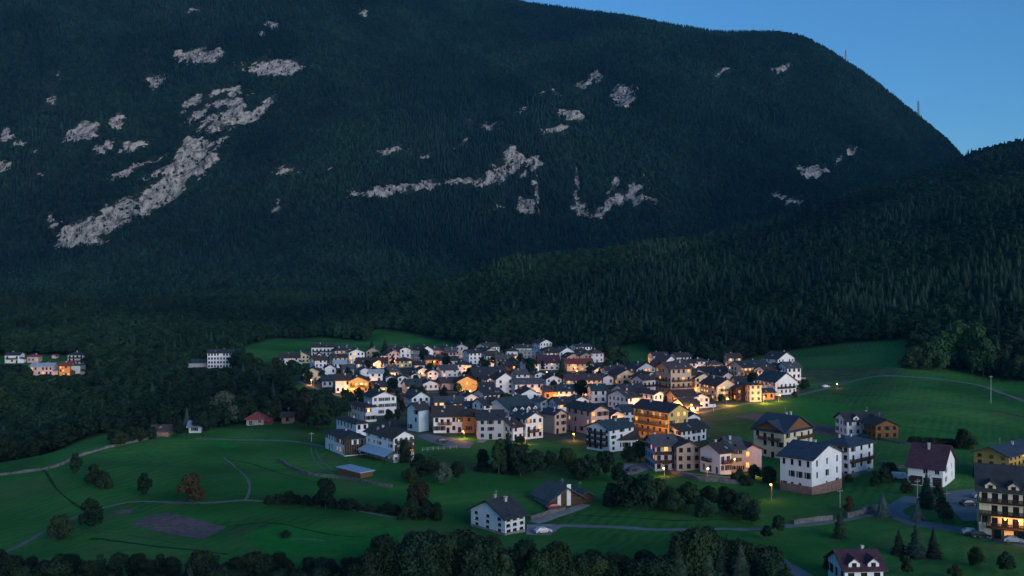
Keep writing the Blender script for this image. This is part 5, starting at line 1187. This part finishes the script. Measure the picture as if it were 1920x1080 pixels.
LAMPS = [
 (1447,938,5.6,300,'tall street lamp glowing orange beside the tall white house'),
 (672,746,4.2,5200,'street lamp flooding the brightest facade with orange light'),
 (656,744,3.6,1000,'small lamp at the corner of the brightest facade'),
 (880,744,4.2,5200,'street lamp lighting the yellow house below the broad grey roof'),
 (866,742,3.6,1600,'small lamp before the yellow house door'),
 (1024,708,4.5,1500,'street lamp shining before the arcaded house under the maroon roof'),
 (1022,758,4.0,3200,'street lamp in the glowing alley below the gable house'),
 (1200,690,5.0,2600,'street lamp at the wood edge above the brown gabled house'),
 (1252,772,4.5,4200,'street lamp at the foot of the brown hotel block'),
 (1274,774,4.0,3000,'second lamp along the front of the brown hotel block'),
 (1296,772,4.2,2600,'lamp before the orange-lit house beside the hotel block'),
 (1362,760,4.2,2400,'lamp before the chalet with the glowing gable'),
 (1432,756,4.0,2000,'lamp between the cream tower house and the timber-gabled house'),
 (1460,752,3.8,900,'lamp at the door of the timber-gabled house'),
 (1412,722,4.0,1600,'lamp on the forecourt of the yellow-lit hotel'),
 (1196,836,4.2,2200,'lamp under the balconies of the yellow building'),
 (1214,838,4.0,1600,'second lamp at the foot of the yellow building'),
 (870,822,3.6,900,'lamp in the passage beside the loggia house'),
 (1246,892,3.2,350,'porch lamp of the small dark-timbered house'),
 (1326,896,3.8,260,'lamp before the bluish-white house of the stone row'),
 (1408,892,3.6,800,'lamp beside the pink-lit end house'),
 (1076,826,3.4,450,'doorway lamp of the large pinkish house'),
 (985,832,3.0,350,'low lamp in the yard behind the tall trees'),
 (584,722,3.8,900,'lamp before the orange-lit house near the bright facade'),
 (808,724,3.8,1100,'lamp with round globe among the small white houses'),
 (120,712,4.0,1500,'lamp before the orange-lit house of the small hamlet in the valley wood'),
 (78,712,4.0,700,'lamp before the pink house of the small hamlet in the valley wood'),
 (944,696,4.0,900,'lamp on the bank by the lit stone house'),
 (1082,704,4.0,900,'lamp before the cream red-roofed house'),
 (1096,736,3.8,900,'lamp under the mauve-roofed house'),
 (1168,730,3.8,800,'lamp before the brown-roofed gable house'),
 (1570,728,3.0,110,'low lamp by the spur path on the upper road'),
]
for px, py, hh, p, lab in LAMPS: street_lamp(px, py, hh*.8, p*1.05, lab)
rl = random.Random(77)
for q in HOUSES:                                   # extra lane lamps added at random village houses for more orange glow
    if q[1] < 395 or q[1] > 720 or not inpoly(np.array([q[0]]), np.array([q[1]]), YARD)[0] or rl.random() < .62: continue
    c, s_ = math.cos(q[4]), math.sin(q[4]); lx, ly = -q[2]/2+rl.uniform(.2, .9)*q[2], -q[3]/2-2.2; x, y = q[0]+lx*c-ly*s_, q[1]+lx*s_+ly*c
    px, py = proj(x, y, float(gz(x, y)))
    street_lamp(px, py, 2.6, rl.uniform(200, 620), 'added low orange lane lamp between the packed village houses', group='added lane lamps of the village')
# hotel entrance lamps: wall lanterns that hang on the hotel
x, y, wR, wL, T, root = info(h_hotel)
for i, fx in enumerate((5.2, 8.0, 9.4)):
    lb = MB(); lb.box(-wR/2+fx-.05, -wL/2-.6, 5.0, -wR/2+fx+.05, -wL/2, 5.1); lo = lb.build('wall_lamp', ['metal'], root)
    bb = MB(); bb.ball((-wR/2+fx, -wL/2-.6, 4.85), .22, 10, 6); bb.build('bulb', ['bulb'], lo, True)
    d = bpy.data.lights.new('lamplight', 'POINT'); d.energy = 110; d.color = (1, .42, .1); d.shadow_soft_size = .2
    l = bpy.data.objects.new('lamplight', d); col.objects.link(l); l.parent = root; l.location = (-wR/2+fx, -wL/2-.95, 4.8)

# ------------------------------------------------------------------ poles, pylons, cars, fences
def pole(px, py, hpx, label):
    x, y, z = hit(px, py); h = hpx/F*y; e = empty('utility_pole', (x, y, z), .3, label, 'pole')
    m = MB(); m.bar((0, 0, -.6), (0, 0, h), .14, 8, .09); m.build('post', ['palewood'], e)
    a = MB(); a.box(-.9, -.06, h-.7, .9, .06, h-.56); ao = a.build('crossarm', ['palewood'], e)
    for s in (-.75, 0, .75):
        i = MB(); i.bar((s, 0, h-.56), (s, 0, h-.3), .05, 6, .03); i.build('insulator', ['chimney'], ao)
pole(1858,756,52,'wooden utility pole beside the curved road on the curved-road meadow')
pole(1575,952,36,'utility pole on the bank in front of the tall white house')
pole(1720,938,40,'utility pole in front of the maroon-roofed house')
pole(584,828,18,'pale pole on the farm lane by the timber-porch house')
pole(470,716,24,'taller pole standing on the grass patch by the valley wood')
pole(491,716,12,'shorter pole standing on the grass patch by the valley wood')
pole(588,732,26,'pole among the gardens near the bright facade')
pole(1338,772,14,'short pole at the bend below the chalet')
pole(1775,955,34,'pole at the corner of the parking bay')
pole(606,730,12,'thin white post beside the garden of the orange-lit house')
def pylon(px, py, hpx, label, Y):
    x = (px-CX)/F*Y; ys = np.arange(Y-160, Y+200, 2.0); 
    # stands on the crest where the photo row meets it
    zz = gz((px-CX)/F*ys, ys); k = int(np.argmin(YH-F*(zz-CAMZ)/ys)); y = float(ys[k])-6; x = (px-CX)/F*y; z = float(gz(x, y)); h = hpx/F*y
    e = empty('transmission_tower', (x, y, z), .5, label, 'pylon')
    b = h*.075
    for sx in (-1, 1):
        for sy in (-1, 1):
            m = MB(); m.bar((sx*b, sy*b, -3), (sx*b*.3, sy*b*.3, h), .55, 4, .35); m.build('leg', ['metal'], e)
    n = 8
    br = MB()
    for i in range(n):
        for (ax, ay), (bx, by) in (((-1, -1), (1, -1)), ((1, -1), (1, 1)), ((1, 1), (-1, 1)), ((-1, 1), (-1, -1))):
            q0 = b*(1-.7*i/n); q1 = b*(1-.7*(i+1)/n); br.bar((ax*q0, ay*q0, h*i/n), (bx*q1, by*q1, h*(i+1)/n), .22, 4); br.bar((bx*q0, by*q0, h*i/n), (ax*q1, ay*q1, h*(i+1)/n), .22, 4)
    br.build('lattice_bracing', ['metal'], e)
    for f_, w in ((.72, .16), (.84, .13), (.95, .10)):
        a = MB(); a.bar((-h*w, 0, h*f_), (h*w, 0, h*f_), .4, 4); a.bar((-h*w, 0, h*f_), (0, 0, h*(f_+.045)), .25, 4); a.bar((h*w, 0, h*f_), (0, 0, h*(f_+.045)), .25, 4); a.build('crossarm', ['metal'], e)
pylon(1722,228,32,'lattice pylon lower on the mountain crest above the saddle',2580)
pylon(1586,122,26,'lattice pylon higher on the rounded mountain shoulder',2640)
def car(px, py, rz, paint, label, van=False, lift=.08):
    x, y, z = hit(px, py); e = empty('parked_van' if van else 'parked_car', (x, y, z+lift), rz, label, 'van' if van else 'car')
    if van: pr = [(-2.4,.35),(2.4,.35),(2.45,.95),(2.0,1.15),(1.45,1.95),(-2.3,2.0),(-2.42,1.2)]
    else: pr = [(-2.05,.32),(2.05,.32),(2.08,.72),(1.2,.9),(.55,1.38),(-1.0,1.42),(-1.75,.98),(-2.06,.9)]
    m = MB(); n = len(pr); hw = .85
    A = [(p[0], -hw*(.82 if p[1] > 1.2 else 1), p[1]) for p in pr]; B = [(p[0], hw*(.82 if p[1] > 1.2 else 1), p[1]) for p in pr]
    for i in range(n): j = (i+1) % n; m.poly([A[i], B[i], B[j], A[j]][::-1])
    m.poly(A); m.poly(B[::-1]); bo = m.build('body', [paint], e)
    zz = (1.25, 1.8) if van else (.98, 1.32)
    for s in (-1, 1):
        w = MB(); yy = s*(hw*.93+.02); xs = (.2, 1.35) if van else (-1.1, .75); w.poly([(xs[0], yy, zz[0]), (xs[1], yy, zz[0]), (xs[1]-.35, s*(hw*.84+.02), zz[1]), (xs[0]+.2, s*(hw*.84+.02), zz[1])][::s]); w.build('side_window', ['glass'], bo)
    w = MB(); f0, f1 = ((1.98, 1.2), (1.5, 1.88)) if van else ((1.16, .95), (.6, 1.36)); w.poly([(f0[0]+.03, -.68, f0[1]), (f0[0]+.03, .68, f0[1]), (f1[0]+.03, .6, f1[1]), (f1[0]+.03, -.6, f1[1])]); w.build('windscreen', ['glass'], bo)
    for sx in (-1.3, 1.3):
        for s in (-1, 1):
            t = MB(); t.bar((sx, s*.62, .32), (sx, s*.88, .32), .33, 12); to = t.build('wheel', ['rubber'], e)
            k = MB(); k.bar((sx, s*.80, .32), (sx, s*.90, .32), .19, 10); k.build('rim', ['metal'], to)
    for s in (-.6, .6):
        t = MB(); t.box(2.02 if not van else 2.4, s-.16, .6, 2.11 if not van else 2.49, s+.16, .76); t.build('headlight', ['chimney'], e)
        t = MB(); t.box(-2.1 if not van else -2.46, s-.16, .66, -2.0 if not van else -2.36, s+.16, .82); t.build('tail_light', ['carred'], e)
car(1018,1000,.35,'carwhite','red-and-white parked car in the farmhouse courtyard'); car(1038,955,.45,'carred','dark red car parked beside the barn ramp')
car(1838,1008,-.25,'cardark','dark car driving down past the hotel',False,.12); car(1822,1003,-.25,'carsilver','silver car behind the dark car on the hotel road',False,.12)
car(1688,899,-.3,'carwhite','white van parked behind the hedge by the wall',True); car(1900,1018,-.25,'carsilver','silver car parked at the hotel kerb',False,.12)
car(1815,948,.2,'cardark','dark car standing in the parking bay'); car(1836,934,.2,'carsilver','silver car standing in the parking bay')
car(830,830,.3,'cardark','dark car on the plaza below the loggia house',False,.1); car(1060,850,.2,'carred','red car on the bank road under the pinkish house'); car(1186,884,.5,'cardark','dark car in the paved yard among trees',False,.14)
car(1548,727,.4,'carwhite','white car on the spur path by the upper road',False,.12)
def picket(pix, label):
    c = catmull(world_poly(pix), 2.0); e = empty('post_fence', (float(c[0][0]), float(c[0][1]), float(gz(*c[0]))), 0, label, 'fence')
    b = Vector(e.location)
    for p in c: m = MB(); z = float(gz(*p))-b.z; m.box(p[0]-b.x-.07, p[1]-b.y-.07, z-.3, p[0]-b.x+.07, p[1]-b.y+.07, z+1.2); m.build('post', ['palewood'], e)
    for zz in (.5, 1.0):
        m = MB()
        for i in range(len(c)-1): m.bar((c[i][0]-b.x, c[i][1]-b.y, float(gz(*c[i]))-b.z+zz), (c[i+1][0]-b.x, c[i+1][1]-b.y, float(gz(*c[i+1]))-b.z+zz), .045, 4)
        m.build('rail', ['palewood'], e)
picket([(792,846),(812,844),(832,843),(856,841)], 'pale post fence below the plaza')

# ------------------------------------------------------------------ evening haze
def haze():
    m = bpy.data.materials.new('haze'); m.use_nodes = True; n = m.node_tree; n.nodes.clear()
    out = n.nodes.new('ShaderNodeOutputMaterial'); pv = n.nodes.new('ShaderNodeVolumePrincipled')
    pv.inputs['Color'].default_value = (0.08, 0.50, 1.0, 1); pv.inputs['Density'].default_value = HAZE; pv.inputs['Anisotropy'].default_value = 0.0
    n.links.new(pv.outputs[0], out.inputs['Volume'])
    b = MB(); b.box(-4400, -300, float(HZ.min())-2, 4400, 5400, float(HZ.max())+40)
    o = mesh_obj('haze', b.v, b.f, []); o.data.materials.append(m)
    tag(o, 'thin blue evening haze in the valley air', 'haze', kind='stuff')
HAZE = 2.7e-5
haze()
